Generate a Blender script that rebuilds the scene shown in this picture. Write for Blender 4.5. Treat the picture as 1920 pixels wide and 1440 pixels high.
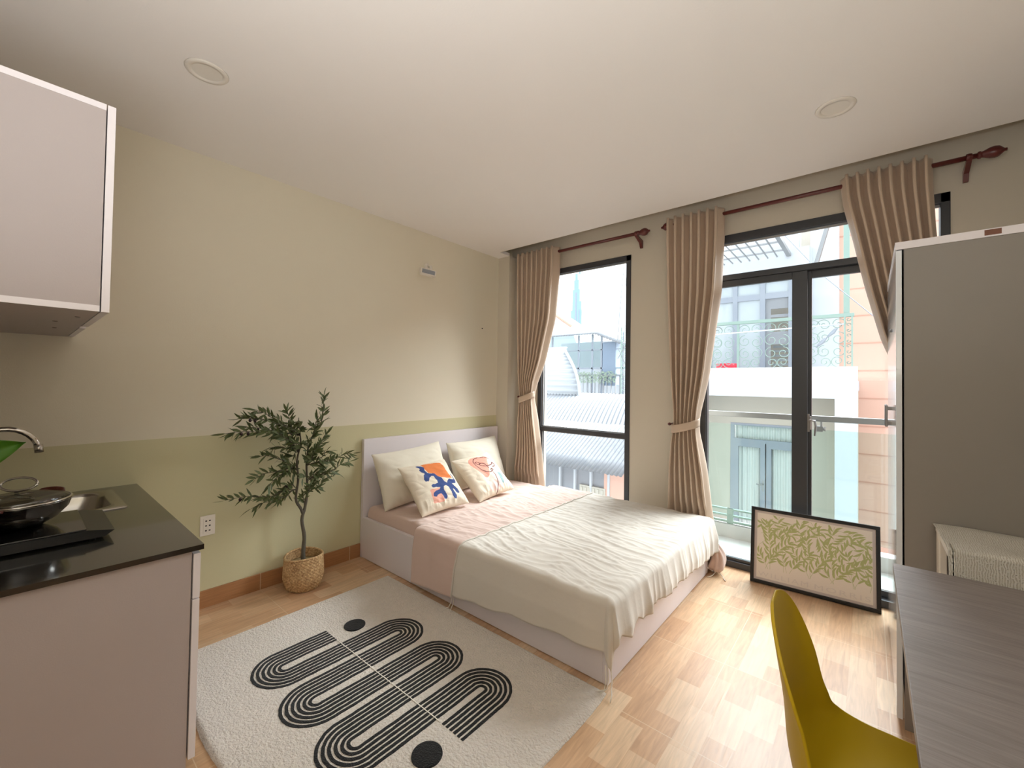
import bpy, bmesh, math, random
from mathutils import Vector, Matrix, noise
from math import sin, cos, pi, radians, hypot, atan2, sqrt

for o in list(bpy.data.objects):
    bpy.data.objects.remove(o, do_unlink=True)
SC = bpy.context.scene
COL = SC.collection
random.seed(7)

# ------------------------------------------------------------------ camera, sky, sun, fill light
cd = bpy.data.cameras.new('camera'); cam = bpy.data.objects.new('camera', cd); COL.objects.link(cam)
cd.sensor_width = 36.0; cd.sensor_fit = 'HORIZONTAL'
cd.lens = 788.0353 / 1920 * 36.0
cd.shift_x = -6.3558 / 1920; cd.shift_y = -17.0123 / 1920
cd.clip_start = 0.05; cd.clip_end = 4000
_p, _r, _y = .0195, .0154, .6998
_fw = Vector((-sin(_y) * cos(_p), cos(_y) * cos(_p), sin(_p)))
_rt = Vector((cos(_y), sin(_y), 0)); _up = _rt.cross(_fw)
_r2 = _rt * cos(_r) + _up * sin(_r); _u2 = -_rt * sin(_r) + _up * cos(_r)
_m = Matrix((( _r2.x, _u2.x, -_fw.x), (_r2.y, _u2.y, -_fw.y), (_r2.z, _u2.z, -_fw.z))).to_4x4()
_m.translation = Vector((2.9752, -3.2332, 1.3378))
CAM = Vector((2.9752, -3.2332, 1.3378))
cam.matrix_world = _m
SC.camera = cam

W = bpy.data.worlds.new('sky'); SC.world = W; W.use_nodes = True
wn = W.node_tree; wn.nodes.clear()
_o = wn.nodes.new('ShaderNodeOutputWorld'); _b = wn.nodes.new('ShaderNodeBackground')
_tc = wn.nodes.new('ShaderNodeTexCoord'); _nz = wn.nodes.new('ShaderNodeTexNoise'); _cr = wn.nodes.new('ShaderNodeValToRGB')
_mp = wn.nodes.new('ShaderNodeMapping'); _mp.inputs['Scale'].default_value = (1, 1, 3)
_nz.inputs['Scale'].default_value = 3.0; _nz.inputs['Detail'].default_value = 5
_cr.color_ramp.elements[0].position = .42; _cr.color_ramp.elements[0].color = (.80, .90, 1.0, 1)
_cr.color_ramp.elements[1].position = .6; _cr.color_ramp.elements[1].color = (1, 1, 1, 1)
wn.links.new(_tc.outputs['Generated'], _mp.inputs['Vector']); wn.links.new(_mp.outputs['Vector'], _nz.inputs['Vector'])
wn.links.new(_nz.outputs['Fac'], _cr.inputs['Fac']); wn.links.new(_cr.outputs['Color'], _b.inputs['Color'])
_b.inputs['Strength'].default_value = 1.9
wn.links.new(_b.outputs['Background'], _o.inputs['Surface'])

def light(name, kind, loc, direction, energy, color=(1, 1, 1), **kw):
    ld = bpy.data.lights.new(name, kind); ld.energy = energy; ld.color = color
    for k, v in kw.items(): setattr(ld, k, v)
    lo = bpy.data.objects.new(name, ld); COL.objects.link(lo); lo.location = loc
    lo.rotation_euler = Vector(direction).to_track_quat('-Z', 'Y').to_euler()
    return lo
# hazy daylight coming over the opposite roofs into the room
light('sun', 'SUN', (0, 8, 8), (-.5, -1, -1.05), 18.5, (.93, .97, 1.0), angle=radians(64))
# soft upward fill, added unseen behind the camera to brighten ceiling and walls
light('fill_light', 'AREA', (2.85, -3.40, 1.45), (0, .02, 1.0), 22, (.94, .97, 1.0), shape='RECTANGLE', size=1.5, size_y=.36)

SC.view_settings.view_transform = 'Standard'
SC.view_settings.look = 'None'
SC.view_settings.gamma = 1.0
SC.view_settings.exposure = 0.42
SC.view_settings.use_curve_mapping = False
SC.cycles.use_denoising = True
SC.cycles.max_bounces = 10; SC.cycles.diffuse_bounces = 6; SC.cycles.transparent_max_bounces = 16
SC.cycles.sample_clamp_indirect = 6.0
SC.cycles.caustics_reflective = False; SC.cycles.caustics_refractive = False

# ------------------------------------------------------------------ materials
def lin(c):
    c = c / 255.0
    return c / 12.92 if c <= .04045 else ((c + .055) / 1.055) ** 2.4
def rgb(r, g, b): return (lin(r), lin(g), lin(b), 1)

class NT:
    def __init__(s, name):
        s.m = bpy.data.materials.new(name); s.m.use_nodes = True; s.t = s.m.node_tree
        s.b = s.t.nodes['Principled BSDF']; s.o = s.t.nodes['Material Output']
    def n(s, typ, **kw):
        x = s.t.nodes.new(typ)
        for k, v in kw.items():
            if k.startswith('_'): setattr(x, k[1:], v)
            else: x.inputs[k.replace('__', ' ')].default_value = v
        return x
    def l(s, a, b): s.t.links.new(a, b)
    def mapped(s, scale=(1, 1, 1), rot=(0, 0, 0), loc=(0, 0, 0)):
        t = s.n('ShaderNodeTexCoord'); m = s.n('ShaderNodeMapping')
        m.inputs['Scale'].default_value = scale; m.inputs['Rotation'].default_value = rot; m.inputs['Location'].default_value = loc
        s.l(t.outputs['Object'], m.inputs['Vector']); return m.outputs['Vector']

def M(name, col, rough=.6, metal=0., var=.0, vscale=8., bump=0., bscale=60., spec=.5, coat=0., trans=0., stretch=(1, 1, 1), sheen=0.):
    k = NT(name); b = k.b
    b.inputs['Base Color'].default_value = col; b.inputs['Roughness'].default_value = rough
    b.inputs['Metallic'].default_value = metal; b.inputs['Specular IOR Level'].default_value = spec
    b.inputs['Coat Weight'].default_value = coat; b.inputs['Coat Roughness'].default_value = .06
    b.inputs['Sheen Weight'].default_value = sheen
    v = k.mapped(stretch)
    nz = k.n('ShaderNodeTexNoise', Scale=vscale, Detail=4.0); k.l(v, nz.inputs['Vector'])
    mx = k.n('ShaderNodeMix', _data_type='RGBA'); mx.inputs[6].default_value = tuple(c * (1 - var) for c in col[:3]) + (1,)
    mx.inputs[7].default_value = tuple(min(1, c * (1 + var)) for c in col[:3]) + (1,)
    k.l(nz.outputs['Fac'], mx.inputs[0]); k.l(mx.outputs[2], b.inputs['Base Color'])
    if bump > 0:
        n2 = k.n('ShaderNodeTexNoise', Scale=bscale, Detail=5.0); k.l(v, n2.inputs['Vector'])
        bp = k.n('ShaderNodeBump', Strength=1.0, Distance=bump); k.l(n2.outputs['Fac'], bp.inputs['Height']); k.l(bp.outputs['Normal'], b.inputs['Normal'])
    return k.m

def glass_mat(name, tint, refl=.07):
    k = NT(name); tr = k.n('ShaderNodeBsdfTransparent', Color=tint); gl = k.n('ShaderNodeBsdfGlossy', Roughness=.02)
    lw = k.n('ShaderNodeLayerWeight', Blend=.12); ml = k.n('ShaderNodeMath', _operation='MULTIPLY'); ml.inputs[1].default_value = .6
    ad = k.n('ShaderNodeMath', _operation='ADD'); ad.inputs[1].default_value = refl * .5
    k.l(lw.outputs['Fresnel'], ml.inputs[0]); k.l(ml.outputs[0], ad.inputs[0])
    mx = k.n('ShaderNodeMixShader'); k.l(ad.outputs[0], mx.inputs['Fac']); k.l(tr.outputs[0], mx.inputs[1]); k.l(gl.outputs[0], mx.inputs[2])
    k.l(mx.outputs[0], k.o.inputs['Surface']); return k.m

def floor_mat(name, bw=.25, bh=.10, wall=False):
    k = NT(name); b = k.b
    v = k.mapped((1, 1, 1), (0, 0, radians(90)))
    br = k.n('ShaderNodeTexBrick', Scale=1.0, Mortar__Size=.0006, Mortar__Smooth=.2, Bias=0.0, Brick__Width=bw, Row__Height=bh)
    br.offset = .5; br.offset_frequency = 2
    br.inputs['Color1'].default_value = (0, 0, 0, 1); br.inputs['Color2'].default_value = (1, 1, 1, 1); br.inputs['Mortar'].default_value = (.35, .35, .35, 1)
    k.l(v, br.inputs['Vector'])
    cr = k.n('ShaderNodeValToRGB'); e = cr.color_ramp.elements
    e[0].position = 0; e[0].color = rgb(190, 149, 113); e[1].position = 1; e[1].color = rgb(216, 186, 152)
    x = e.new(.5); x.color = rgb(200, 162, 126)
    k.l(br.outputs['Color'], cr.inputs['Fac'])
    v2 = k.mapped((26, 2.2, 8))
    nz = k.n('ShaderNodeTexNoise', Scale=2.2, Detail=6.0, Distortion=1.2); k.l(v2, nz.inputs['Vector'])
    mx = k.n('ShaderNodeMix', _data_type='RGBA', _blend_type='MULTIPLY'); mx.inputs[0].default_value = 1
    gr = k.n('ShaderNodeMapRange'); gr.inputs[1].default_value = .3; gr.inputs[2].default_value = .7; gr.inputs[3].default_value = .80; gr.inputs[4].default_value = 1.08
    k.l(nz.outputs['Fac'], gr.inputs[0]); k.l(cr.outputs['Color'], mx.inputs[6]); k.l(gr.outputs[0], mx.inputs[7])
    # tile joints every 0.6 m
    tc = k.n('ShaderNodeTexCoord'); sp = k.n('ShaderNodeSeparateXYZ'); k.l(tc.outputs['Object'], sp.inputs[0])
    def joint(out, off):
        a = k.n('ShaderNodeMath', _operation='ADD'); a.inputs[1].default_value = off
        m1 = k.n('ShaderNodeMath', _operation='PINGPONG'); m1.inputs[1].default_value = .3
        l1 = k.n('ShaderNodeMath', _operation='LESS_THAN'); l1.inputs[1].default_value = .0016
        k.l(out, a.inputs[0]); k.l(a.outputs[0], m1.inputs[0]); k.l(m1.outputs[0], l1.inputs[0]); return l1.outputs[0]
    jy = joint(sp.outputs['Y'], 2.2 + 6)
    if wall: fac = jy
    else:
        jx = joint(sp.outputs['X'], -.04 + 6); mm = k.n('ShaderNodeMath', _operation='MAXIMUM'); k.l(jx, mm.inputs[0]); k.l(jy, mm.inputs[1]); fac = mm.outputs[0]
    m2 = k.n('ShaderNodeMix', _data_type='RGBA'); k.l(fac, m2.inputs[0]); k.l(mx.outputs[2], m2.inputs[6]); m2.inputs[7].default_value = rgb(206, 180, 148)
    k.l(m2.outputs[2], b.inputs['Base Color'])
    b.inputs['Roughness'].default_value = .36; b.inputs['Specular IOR Level'].default_value = .55
    bp = k.n('ShaderNodeBump', Strength=.25, Distance=.002); k.l(nz.outputs['Fac'], bp.inputs['Height']); k.l(bp.outputs['Normal'], b.inputs['Normal'])
    return k.m

MT = {}
MT['wall'] = M('warm_cream_paint', rgb(226, 219, 199), .75, var=.015, vscale=3, bump=.0004, bscale=180)
MT['olive'] = M('pale_olive_paint', rgb(204, 198, 160), .75, var=.015, vscale=3, bump=.0004, bscale=180)
MT['wallb'] = M('beige_paint', rgb(214, 206, 190), .75, var=.015, vscale=3, bump=.0004, bscale=180)
MT['ceil'] = M('ceiling_paint', rgb(244, 240, 236), .8, var=.01, vscale=2, bump=.0003, bscale=120)
MT['floor'] = floor_mat('wood_print_tile')
MT['skirt'] = M('wood_print_skirting', rgb(168, 120, 80), .4, var=.3, vscale=7, stretch=(8, 1.2, 22))
MT['skirtj'] = M('joint_grout', rgb(205, 182, 150), .8)
MT['alu'] = M('dark_grey_aluminium', rgb(66, 68, 72), .38, metal=.25, var=.03, vscale=30)
MT['rubber'] = M('grey_gasket', rgb(165, 165, 165), .6)
MT['glass'] = glass_mat('window_glass', (.97, .985, .985, 1), .05)
MT['glassg'] = glass_mat('balcony_glass', (.88, .955, .94, 1), .06)
MT['white'] = M('white_melamine', rgb(226, 220, 224), .34, var=.01, vscale=3, spec=.5)
MT['whitedge'] = M('white_edge_band', rgb(236, 231, 234), .4)
MT['greym'] = M('warm_grey_melamine', rgb(142, 136, 129), .45, var=.012, vscale=3, bump=.0002, bscale=300)
MT['kitgrey'] = M('lilac_grey_melamine', rgb(182, 172, 170), .5, var=.012, vscale=3, bump=.0002, bscale=300)
MT['gloss'] = M('white_gloss_door', rgb(226, 232, 238), .12, coat=.6, var=.005)
MT['granite'] = M('black_granite', rgb(30, 29, 26), .14, var=.3, vscale=220, spec=.8, coat=.7)
MT['steel'] = M('brushed_steel', rgb(190, 186, 178), .24, metal=1., var=.03, vscale=30, stretch=(1, 12, 1))
MT['chrome'] = M('polished_steel', rgb(215, 212, 206), .09, metal=1.)
MT['black'] = M('black_plastic', rgb(18, 18, 19), .3, var=.1)
MT['blackglass'] = M('black_glass', rgb(10, 10, 11), .06, coat=.5)
MT['brownh'] = M('brown_bakelite', rgb(84, 34, 20), .3)
MT['dark'] = M('dark_gap', rgb(38, 30, 27), .8)
MT['cur'] = M('beige_satin_curtain', rgb(204, 182, 160), .42, var=.03, vscale=6, bump=.0004, bscale=500, sheen=.3)
MT['redwood'] = M('red_brown_lacquer_wood', rgb(98, 38, 34), .35, var=.12, vscale=12, coat=.3)
MT['pink'] = M('dusty_pink_cotton', rgb(212, 186, 174), .85, var=.02, vscale=5, bump=.0008, bscale=40, sheen=.3)
MT['cream'] = M('cream_cotton', rgb(214, 207, 196), .85, var=.02, vscale=5, bump=.0008, bscale=40, sheen=.3)
MT['pillow'] = M('ivory_pillow_cotton', rgb(229, 222, 205), .85, var=.02, vscale=5, bump=.001, bscale=30, sheen=.2)
MT['linen'] = M('linen_cushion', rgb(232, 220, 200), .9, var=.04, vscale=140, bump=.0005, bscale=500)
MT['orange'] = M('orange_print', rgb(228, 128, 66), .85, var=.05, vscale=30)
MT['blue'] = M('navy_print', rgb(50, 72, 130), .85, var=.05, vscale=30)
MT['rose'] = M('rose_print', rgb(236, 170, 150), .85, var=.03, vscale=30)
MT['coral'] = M('coral_print', rgb(226, 158, 138), .85, var=.03, vscale=30)
MT['blush'] = M('blush_print', rgb(232, 202, 190), .85, var=.03, vscale=30)
MT['teal'] = M('grey_teal_print', rgb(142, 168, 168), .85, var=.03, vscale=30)
MT['ink'] = M('maroon_line_print', rgb(110, 62, 58), .85)
MT['string'] = M('white_cotton_string', rgb(232, 226, 215), .8)
MT['rug'] = M('cream_shag', rgb(228, 219, 207), .98, var=.10, vscale=40, bump=.016, bscale=110, spec=.1, sheen=.4)
MT['rugblack'] = M('black_shag', rgb(26, 27, 28), .98, var=.5, vscale=160, bump=.006, bscale=220, spec=.1, sheen=.15)
MT['bark'] = M('olive_bark', rgb(92, 86, 74), .85, var=.25, vscale=30, bump=.002, bscale=70)
MT['leaf'] = M('olive_leaf', rgb(88, 100, 60), .55, var=.35, vscale=14)
MT['olive_fruit'] = M('dark_olive_fruit', rgb(44, 22, 28), .3)
MT['moss'] = M('dry_moss', rgb(176, 156, 118), .95, var=.25, vscale=80, bump=.006, bscale=120)
MT['yellow'] = M('mustard_yellow_plastic', rgb(190, 160, 18), .42, var=.01, spec=.4)
MT['beech'] = M('beech_wood', rgb(205, 165, 115), .5, var=.1, vscale=10, stretch=(1, 1, .2))
MT['socket'] = M('white_socket_plastic', rgb(236, 230, 218), .35)
MT['tag'] = M('brown_wood_block', rgb(120, 78, 60), .6, var=.1)
MT['paper'] = M('print_paper', rgb(236, 226, 214), .9, var=.02, vscale=9)
MT['mount'] = M('pale_mauve_mount', rgb(206, 194, 188), .9)
MT['leafp'] = M('printed_leaf_green', rgb(182, 186, 128), .9, var=.10, vscale=24)
MT['stemp'] = M('printed_stem_green', rgb(198, 200, 160), .9, var=.05)
MT['faint'] = M('faint_letter_print', rgb(225, 215, 206), .9)
MT['frameb'] = M('black_frame', rgb(24, 23, 24), .35, var=.1)
MT['plant'] = M('bright_green_leaf', rgb(70, 122, 24), .4, var=.12, vscale=10)
MT['handle'] = M('satin_grey_handle', rgb(150, 148, 148), .3, metal=.8)
# outside; haze is washed into the joinery, salmon, shutter, tarpaulin and plant colours
MT['ow'] = M('white_render', rgb(198, 203, 209), .9, var=.015, vscale=1.5)
MT['ob'] = M('beige_render', rgb(196, 192, 180), .9, var=.02, vscale=2)
MT['og'] = M('grey_joinery', rgb(150, 158, 170), .6, var=.03)
MT['ogl'] = M('pale_pane', rgb(180, 190, 196), .25, var=.1, vscale=4)
MT['ocur'] = M('white_voile', rgb(215, 220, 218), .9, var=.05, vscale=18, stretch=(1, 1, .05))
MT['ogreen'] = M('mint_green_ironwork', rgb(140, 164, 156), .5, var=.03)
MT['opink'] = M('salmon_render', rgb(222, 180, 162), .9, var=.02, vscale=1.2)
MT['opinkj'] = M('salmon_groove', rgb(202, 156, 138), .9)
MT['osteel'] = M('handrail_steel', rgb(150, 152, 154), .35, metal=.6)
MT['oroof'] = M('galvanised_sheet', rgb(122, 126, 132), .55, metal=.1, var=.06, vscale=3)
MT['odark'] = M('grey_shutter', rgb(146, 150, 156), .7, var=.08, vscale=5)
MT['otile'] = M('balcony_tile', rgb(190, 190, 188), .6, var=.03)
MT['otarp'] = glass_mat('translucent_sheet', (.80, .86, .86, 1), .05)
MT['otank'] = M('blue_grey_tarpaulin', rgb(132, 148, 168), .7, var=.06)
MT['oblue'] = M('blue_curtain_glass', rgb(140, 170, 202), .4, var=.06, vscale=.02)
MT['ored'] = M('red_plastic', rgb(226, 44, 70), .4)
MT['ohedge'] = M('potted_green', rgb(156, 174, 156), .8, var=.2, vscale=6)
MT['ground'] = M('alley_concrete', rgb(150, 150, 148), .9, var=.05, vscale=.6)
MT['lampw'] = M('lamp_white', rgb(232, 226, 216), .5)
MT['lace'] = None

# ------------------------------------------------------------------ mesh helpers
def obj(name, bm, mat, parent=None, smooth=False, loc=None):
    me = bpy.data.meshes.new(name)
    bm.normal_update(); bm.to_mesh(me); bm.free()
    for m_ in (mat if isinstance(mat, (list, tuple)) else [mat]): me.materials.append(m_)
    if smooth:
        for p in me.polygons: p.use_smooth = True
    o = bpy.data.objects.new(name, me); COL.objects.link(o)
    if parent is not None: o.parent = parent
    if loc: o.location = loc
    return o
def tag(o, label=None, cat=None, group=None, kind=None):
    if label: o['label'] = label
    if cat: o['category'] = cat
    if group: o['group'] = group
    if kind: o['kind'] = kind
    return o
def thing(name, label, cat, loc=(0, 0, 0), rot=(0, 0, 0), group=None):
    o = bpy.data.objects.new(name, None); COL.objects.link(o); o.location = loc; o.rotation_euler = rot
    o.empty_display_size = .1
    return tag(o, label, cat, group)
def box(bm, x0, x1, y0, y1, z0, z1, bev=0., mi=0):
    r = bmesh.ops.create_cube(bm, size=1.0, matrix=Matrix.Translation(((x0 + x1) / 2, (y0 + y1) / 2, (z0 + z1) / 2)) @ Matrix.Diagonal((abs(x1 - x0), abs(y1 - y0), abs(z1 - z0), 1)))
    vs = r['verts']; fs = set(f for v in vs for f in v.link_faces)
    for f in fs: f.material_index = mi
    if bev > 0:
        es = set(e for v in vs for e in v.link_edges)
        rr = bmesh.ops.bevel(bm, geom=list(es), offset=bev, segments=2, affect='EDGES', profile=.6)
        for f in rr['faces']: f.material_index = mi
    return bm
def B(*a, **k):
    bm = bmesh.new(); box(bm, *a, **k); return bm
def frame_of(d):
    d = d.normalized(); a = Vector((0, 0, 1)) if abs(d.z) < .9 else Vector((1, 0, 0))
    s = d.cross(a).normalized(); return s, d.cross(s).normalized()
def tube(bm, pts, rad, seg=8, caps=True, mi=0):
    pts = [Vector(p) for p in pts]; n = len(pts)
    if not hasattr(rad, '__len__'): rad = [rad] * n
    rings = []; prev = None
    for i, p in enumerate(pts):
        d = (pts[min(i + 1, n - 1)] - pts[max(i - 1, 0)])
        if d.length < 1e-9: d = Vector((0, 0, 1))
        d.normalize()
        if prev is None: s, t = frame_of(d)
        else:
            s = (prev - d * prev.dot(d)); s = s.normalized() if s.length > 1e-6 else frame_of(d)[0]; t = d.cross(s).normalized()
        prev = s
        rings.append([bm.verts.new(p + (s * cos(2 * pi * j / seg) + t * sin(2 * pi * j / seg)) * rad[i]) for j in range(seg)])
    for a, b in zip(rings, rings[1:]):
        for j in range(seg):
            f = bm.faces.new((a[j], a[(j + 1) % seg], b[(j + 1) % seg], b[j])); f.material_index = mi
    if caps:
        bm.faces.new(rings[0][::-1]).material_index = mi; bm.faces.new(rings[-1]).material_index = mi
    return bm
def T(pts, rad, seg=8):
    bm = bmesh.new(); tube(bm, pts, rad, seg); return bm
def lathe(bm, prof, axis_o, seg=32, axis='z', ang=2 * pi, sx=1, sy=1):
    rings = []
    for r, h in prof:
        ring = []
        for j in range(seg):
            a = ang * j / seg
            if axis == 'z': p = (axis_o[0] + r * cos(a) * sx, axis_o[1] + r * sin(a) * sy, axis_o[2] + h)
            elif axis == 'x': p = (axis_o[0] + h, axis_o[1] + r * cos(a), axis_o[2] + r * sin(a))
            else: p = (axis_o[0] + r * cos(a), axis_o[1] + h, axis_o[2] + r * sin(a))
            ring.append(bm.verts.new(p))
        rings.append(ring)
    for a, b in zip(rings, rings[1:]):
        for j in range(seg): bm.faces.new((a[j], a[(j + 1) % seg], b[(j + 1) % seg], b[j]))
    if prof[0][0] > 1e-5: bm.faces.new(rings[0])
    if prof[-1][0] > 1e-5: bm.faces.new(rings[-1])
    bmesh.ops.remove_doubles(bm, verts=bm.verts, dist=1e-6)
    bmesh.ops.recalc_face_normals(bm, faces=bm.faces)
    return bm
def grid(bm, nu, nv, fn, mi=None, closed_u=False):
    vs = [[bm.verts.new(fn(i / nu, j / nv)) for j in range(nv + 1)] for i in range(nu + (0 if closed_u else 1))]
    N = len(vs)
    for i in range(nu):
        for j in range(nv):
            a, b = vs[i], vs[(i + 1) % N]
            f = bm.faces.new((a[j], b[j], b[j + 1], a[j + 1]))
            if mi: f.material_index = mi((i + .5) / nu, (j + .5) / nv)
    return vs
def prism(bm, pts, y0, y1, plane='xz'):
    def P(a, b, c): return {'xz': (a, c, b), 'yz': (c, a, b), 'xy': (a, b, c)}[plane]
    A = [bm.verts.new(P(a, b, y0)) for a, b in pts]; Bv = [bm.verts.new(P(a, b, y1)) for a, b in pts]
    n = len(pts)
    bm.faces.new(A); bm.faces.new(Bv[::-1])
    for i in range(n): bm.faces.new((A[i], Bv[i], Bv[(i + 1) % n], A[(i + 1) % n]))
    bmesh.ops.recalc_face_normals(bm, faces=bm.faces); return bm
def solid(o, th, off=0):
    m = o.modifiers.new('thickness', 'SOLIDIFY'); m.thickness = th; m.offset = off; return o
def nz(x, y, z=0.): return noise.noise(Vector((x, y, z)))
def ridged(x, y, s): return 1 - abs(nz(x, y, s)) * 2
def inpoly(x, y, P):
    c = False; j = len(P) - 1
    for i in range(len(P)):
        if (P[i][1] > y) != (P[j][1] > y) and x < (P[j][0] - P[i][0]) * (y - P[i][1]) / (P[j][1] - P[i][1]) + P[i][0]: c = not c
        j = i
    return c
def segdist(x, y, a, b):
    dx, dy = b[0] - a[0], b[1] - a[1]; L = dx * dx + dy * dy
    t = 0 if L == 0 else max(0, min(1, ((x - a[0]) * dx + (y - a[1]) * dy) / L))
    return hypot(x - a[0] - t * dx, y - a[1] - t * dy)

# ------------------------------------------------------------------ the room
YW = .22; H = 2.642; XR = 3.66; YB = -3.62
def struct(name, bm, mat, parent=None, label=None):
    o = obj(name, bm, mat, parent); o['kind'] = 'structure'
    if label: o['label'] = label
    return o
struct('floor', B(-.02, XR + .1, YB - .1, YW + .04, -.12, 0), MT['floor'], label='wood-print tiled floor with joints')
bm = bmesh.new(); box(bm, -.02, XR + .1, YB - .1, -.148, H, H + .03); box(bm, -.02, .15, -.15, .0, H, H + .03)
struct('ceiling', bm, MT['ceil'], label='plain off-white plaster ceiling')
struct('ceiling_recess', B(-.15, XR + .15, YB - .1, YW + .2, 2.85, 3.0), MT['ceil'])
bm = bmesh.new(); box(bm, -.15, 0, YB - .1, YW + .2, 1.003, 2.9); box(bm, -.15, 0, YB - .1, YW + .2, -.1, 1.003, mi=1)
struct('wall_left', bm, [MT['wall'], MT['olive']], label='cream wall with olive lower band')
struct('wall_right', B(XR, XR + .15, YB - .1, YW + .2, -.1, 2.9), MT['wallb'])
struct('wall_back', B(-.1, XR + .1, YB - .12, YB, -.1, 2.9), MT['wallb'])
struct('wall_corner_pillar', B(0, .151, 0, YW, 0, H), MT['wallb'], label='narrow corner pillar beside the bed head')
# window wall with openings
W1 = (.372, 1.378, .02, 2.482); DR = (1.965, 3.336, 0, 2.485)
bm = bmesh.new()
for a in ((-.1, W1[0], -.1, 2.9), (W1[0], W1[1], W1[3], 2.9), (W1[0], W1[1], -.1, W1[2]), (W1[1], DR[0], -.1, 2.9), (DR[0], DR[1], DR[3], 2.9), (DR[0], DR[1], -.1, -.001), (DR[1], XR + .1, -.1, 2.9)):
    box(bm, a[0], a[1], YW, YW + .16, a[2], a[3])
struct('wall_window', bm, MT['wallb'], label='beige wall around the window and balcony door')
# skirting on the left wall
bm = bmesh.new(); box(bm, 0, .012, -2.80, -1.515, 0, .10, bev=.002)
sk = struct('baseboard_left', bm, MT['skirt'], label='wood-print tile skirting')
bm = bmesh.new()
for y in (-2.2, -1.6): box(bm, .0005, .0128, y - .002, y + .002, 0, .1005)
struct('skirting_joint', bm, MT['skirtj'], sk)

# window 1
w = bpy.data.objects.new('window_1', None); COL.objects.link(w); tag(w, 'tall dark grey window beside the bed, looking onto metal roofs', kind='structure')
x0, x1, z0, z1 = W1; ya, yb = YW - .006, YW + .06
bm = bmesh.new(); f = .045
box(bm, x0, x1, ya, yb, z1 - .052, z1, .003); box(bm, x0, x1, ya, yb, z0, z0 + .05, .003)
box(bm, x0, x0 + f, ya, yb, z0, z1, .003); box(bm, x1 - f, x1, ya, yb, z0, z1, .003)
box(bm, x0 + .02, x1 - .02, ya + .004, yb, .862, .905, .003)
struct('window_frame', bm, MT['alu'], w)
bm = bmesh.new()
for (a, c) in ((z0 + .05, .862), (.905, z1 - .052)):
    for q in ((x0 + f, x0 + f + .008, a, c), (x1 - f - .008, x1 - f, a, c), (x0 + f, x1 - f, a, a + .008), (x0 + f, x1 - f, c - .008, c)):
        box(bm, q[0], q[1], YW + .022, YW + .034, q[2], q[3])
struct('glazing_bead', bm, MT['rubber'], w)
for (a, c) in ((z0 + .05, .862), (.905, z1 - .052)):
    struct('window_pane', B(x0 + f, x1 - f, YW + .026, YW + .030, a, c), MT['glass'], w)

# balcony door
d = bpy.data.objects.new('door_1', None); COL.objects.link(d); tag(d, 'dark grey glazed balcony door with a fanlight above', kind='structure')
x0, x1, z0, z1 = DR
bm = bmesh.new()
box(bm, x0, x1, ya, yb + .02, z1 - .058, z1, .003)
box(bm, x0, x0 + .042, ya, yb + .02, 0, z1, .003); box(bm, x1 - .042, x1, ya, yb + .02, 0, z1, .003)
box(bm, x0 + .03, x1 - .03, ya, yb + .02, 2.140, 2.182, .003)
box(bm, x0, x1, ya - .004, yb + .03, 0, .046, .003)
struct('door_frame', bm, MT['alu'], d)
bm = bmesh.new(); box(bm, x0 + .042, x1 - .042, YW + .02, YW + .03, z1 - .075, z1 - .06, .002)
struct('glazing_bead', bm, MT['rubber'], d)
struct('window_pane', B(x0 + .042, x1 - .042, YW + .030, YW + .034, 2.182, z1 - .058), MT['glass'], d, 'fanlight pane')
# sliding leaves
def leaf(xa, xb, y0, stL, stR, top, bot, lab):
    e = bpy.data.objects.new('door_leaf', None); COL.objects.link(e); e.parent = d; e['label'] = lab
    b_ = bmesh.new()
    box(b_, xa, xa + stL, y0, y0 + .03, .046, 2.14, .003); box(b_, xb - stR, xb, y0, y0 + .03, .046, 2.14, .003)
    box(b_, xa + stL, xb - stR, y0, y0 + .03, 2.14 - top, 2.14, .003); box(b_, xa + stL, xb - stR, y0, y0 + .03, .046, .046 + bot, .003)
    struct('leaf_frame', b_, MT['alu'], e)
    struct('leaf_pane', B(xa + stL, xb - stR, y0 + .013, y0 + .017, .046 + bot, 2.14 - top), MT['glass'], e)
    return e
leaf(2.0, 2.655, YW + .006, .012, .09, .048, .022, 'left leaf of the balcony door')
lr = leaf(2.60, 3.30, YW + .040, .075, .05, .05, .04, 'right leaf of the balcony door')
bm = bmesh.new(); box(bm, 2.668, 2.676, YW - .012, YW + .01, 1.055, 1.145, .002)
tube(bm, [(2.672, YW - .008, 1.12), (2.672, YW - .05, 1.12), (2.70, YW - .055, 1.118), (2.706, YW - .05, 1.08), (2.700, YW - .05, 1.02)], [.008, .008, .008, .007, .005], 8)
box(bm, 2.655, 2.668, YW + .0, YW + .008, 1.04, 1.16, .002)
struct('door_handle', bm, MT['handle'], d)

# recessed downlights
for (x, y, lab) in ((.822, -2.742, 'white round recessed ceiling light nearer the kitchen cabinet'), (2.856, -.812, 'white round recessed ceiling light nearer the balcony door')):
    t = thing('recessed_downlight', lab, 'ceiling light', (x, y, H), group='recessed ceiling lights')
    bm = bmesh.new(); lathe(bm, [(.054, -.001), (.056, -.007), (.074, -.006), (.078, -.0005)], (0, 0, 0), 48)
    obj('lamp_ring', bm, MT['lampw'], t, True)
    bm = bmesh.new(); lathe(bm, [(.0, -.002), (.0545, -.002), (.0545, .0)], (0, 0, 0), 48)
    obj('lamp_diffuser', bm, MT['lampw'], t, False)

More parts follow.
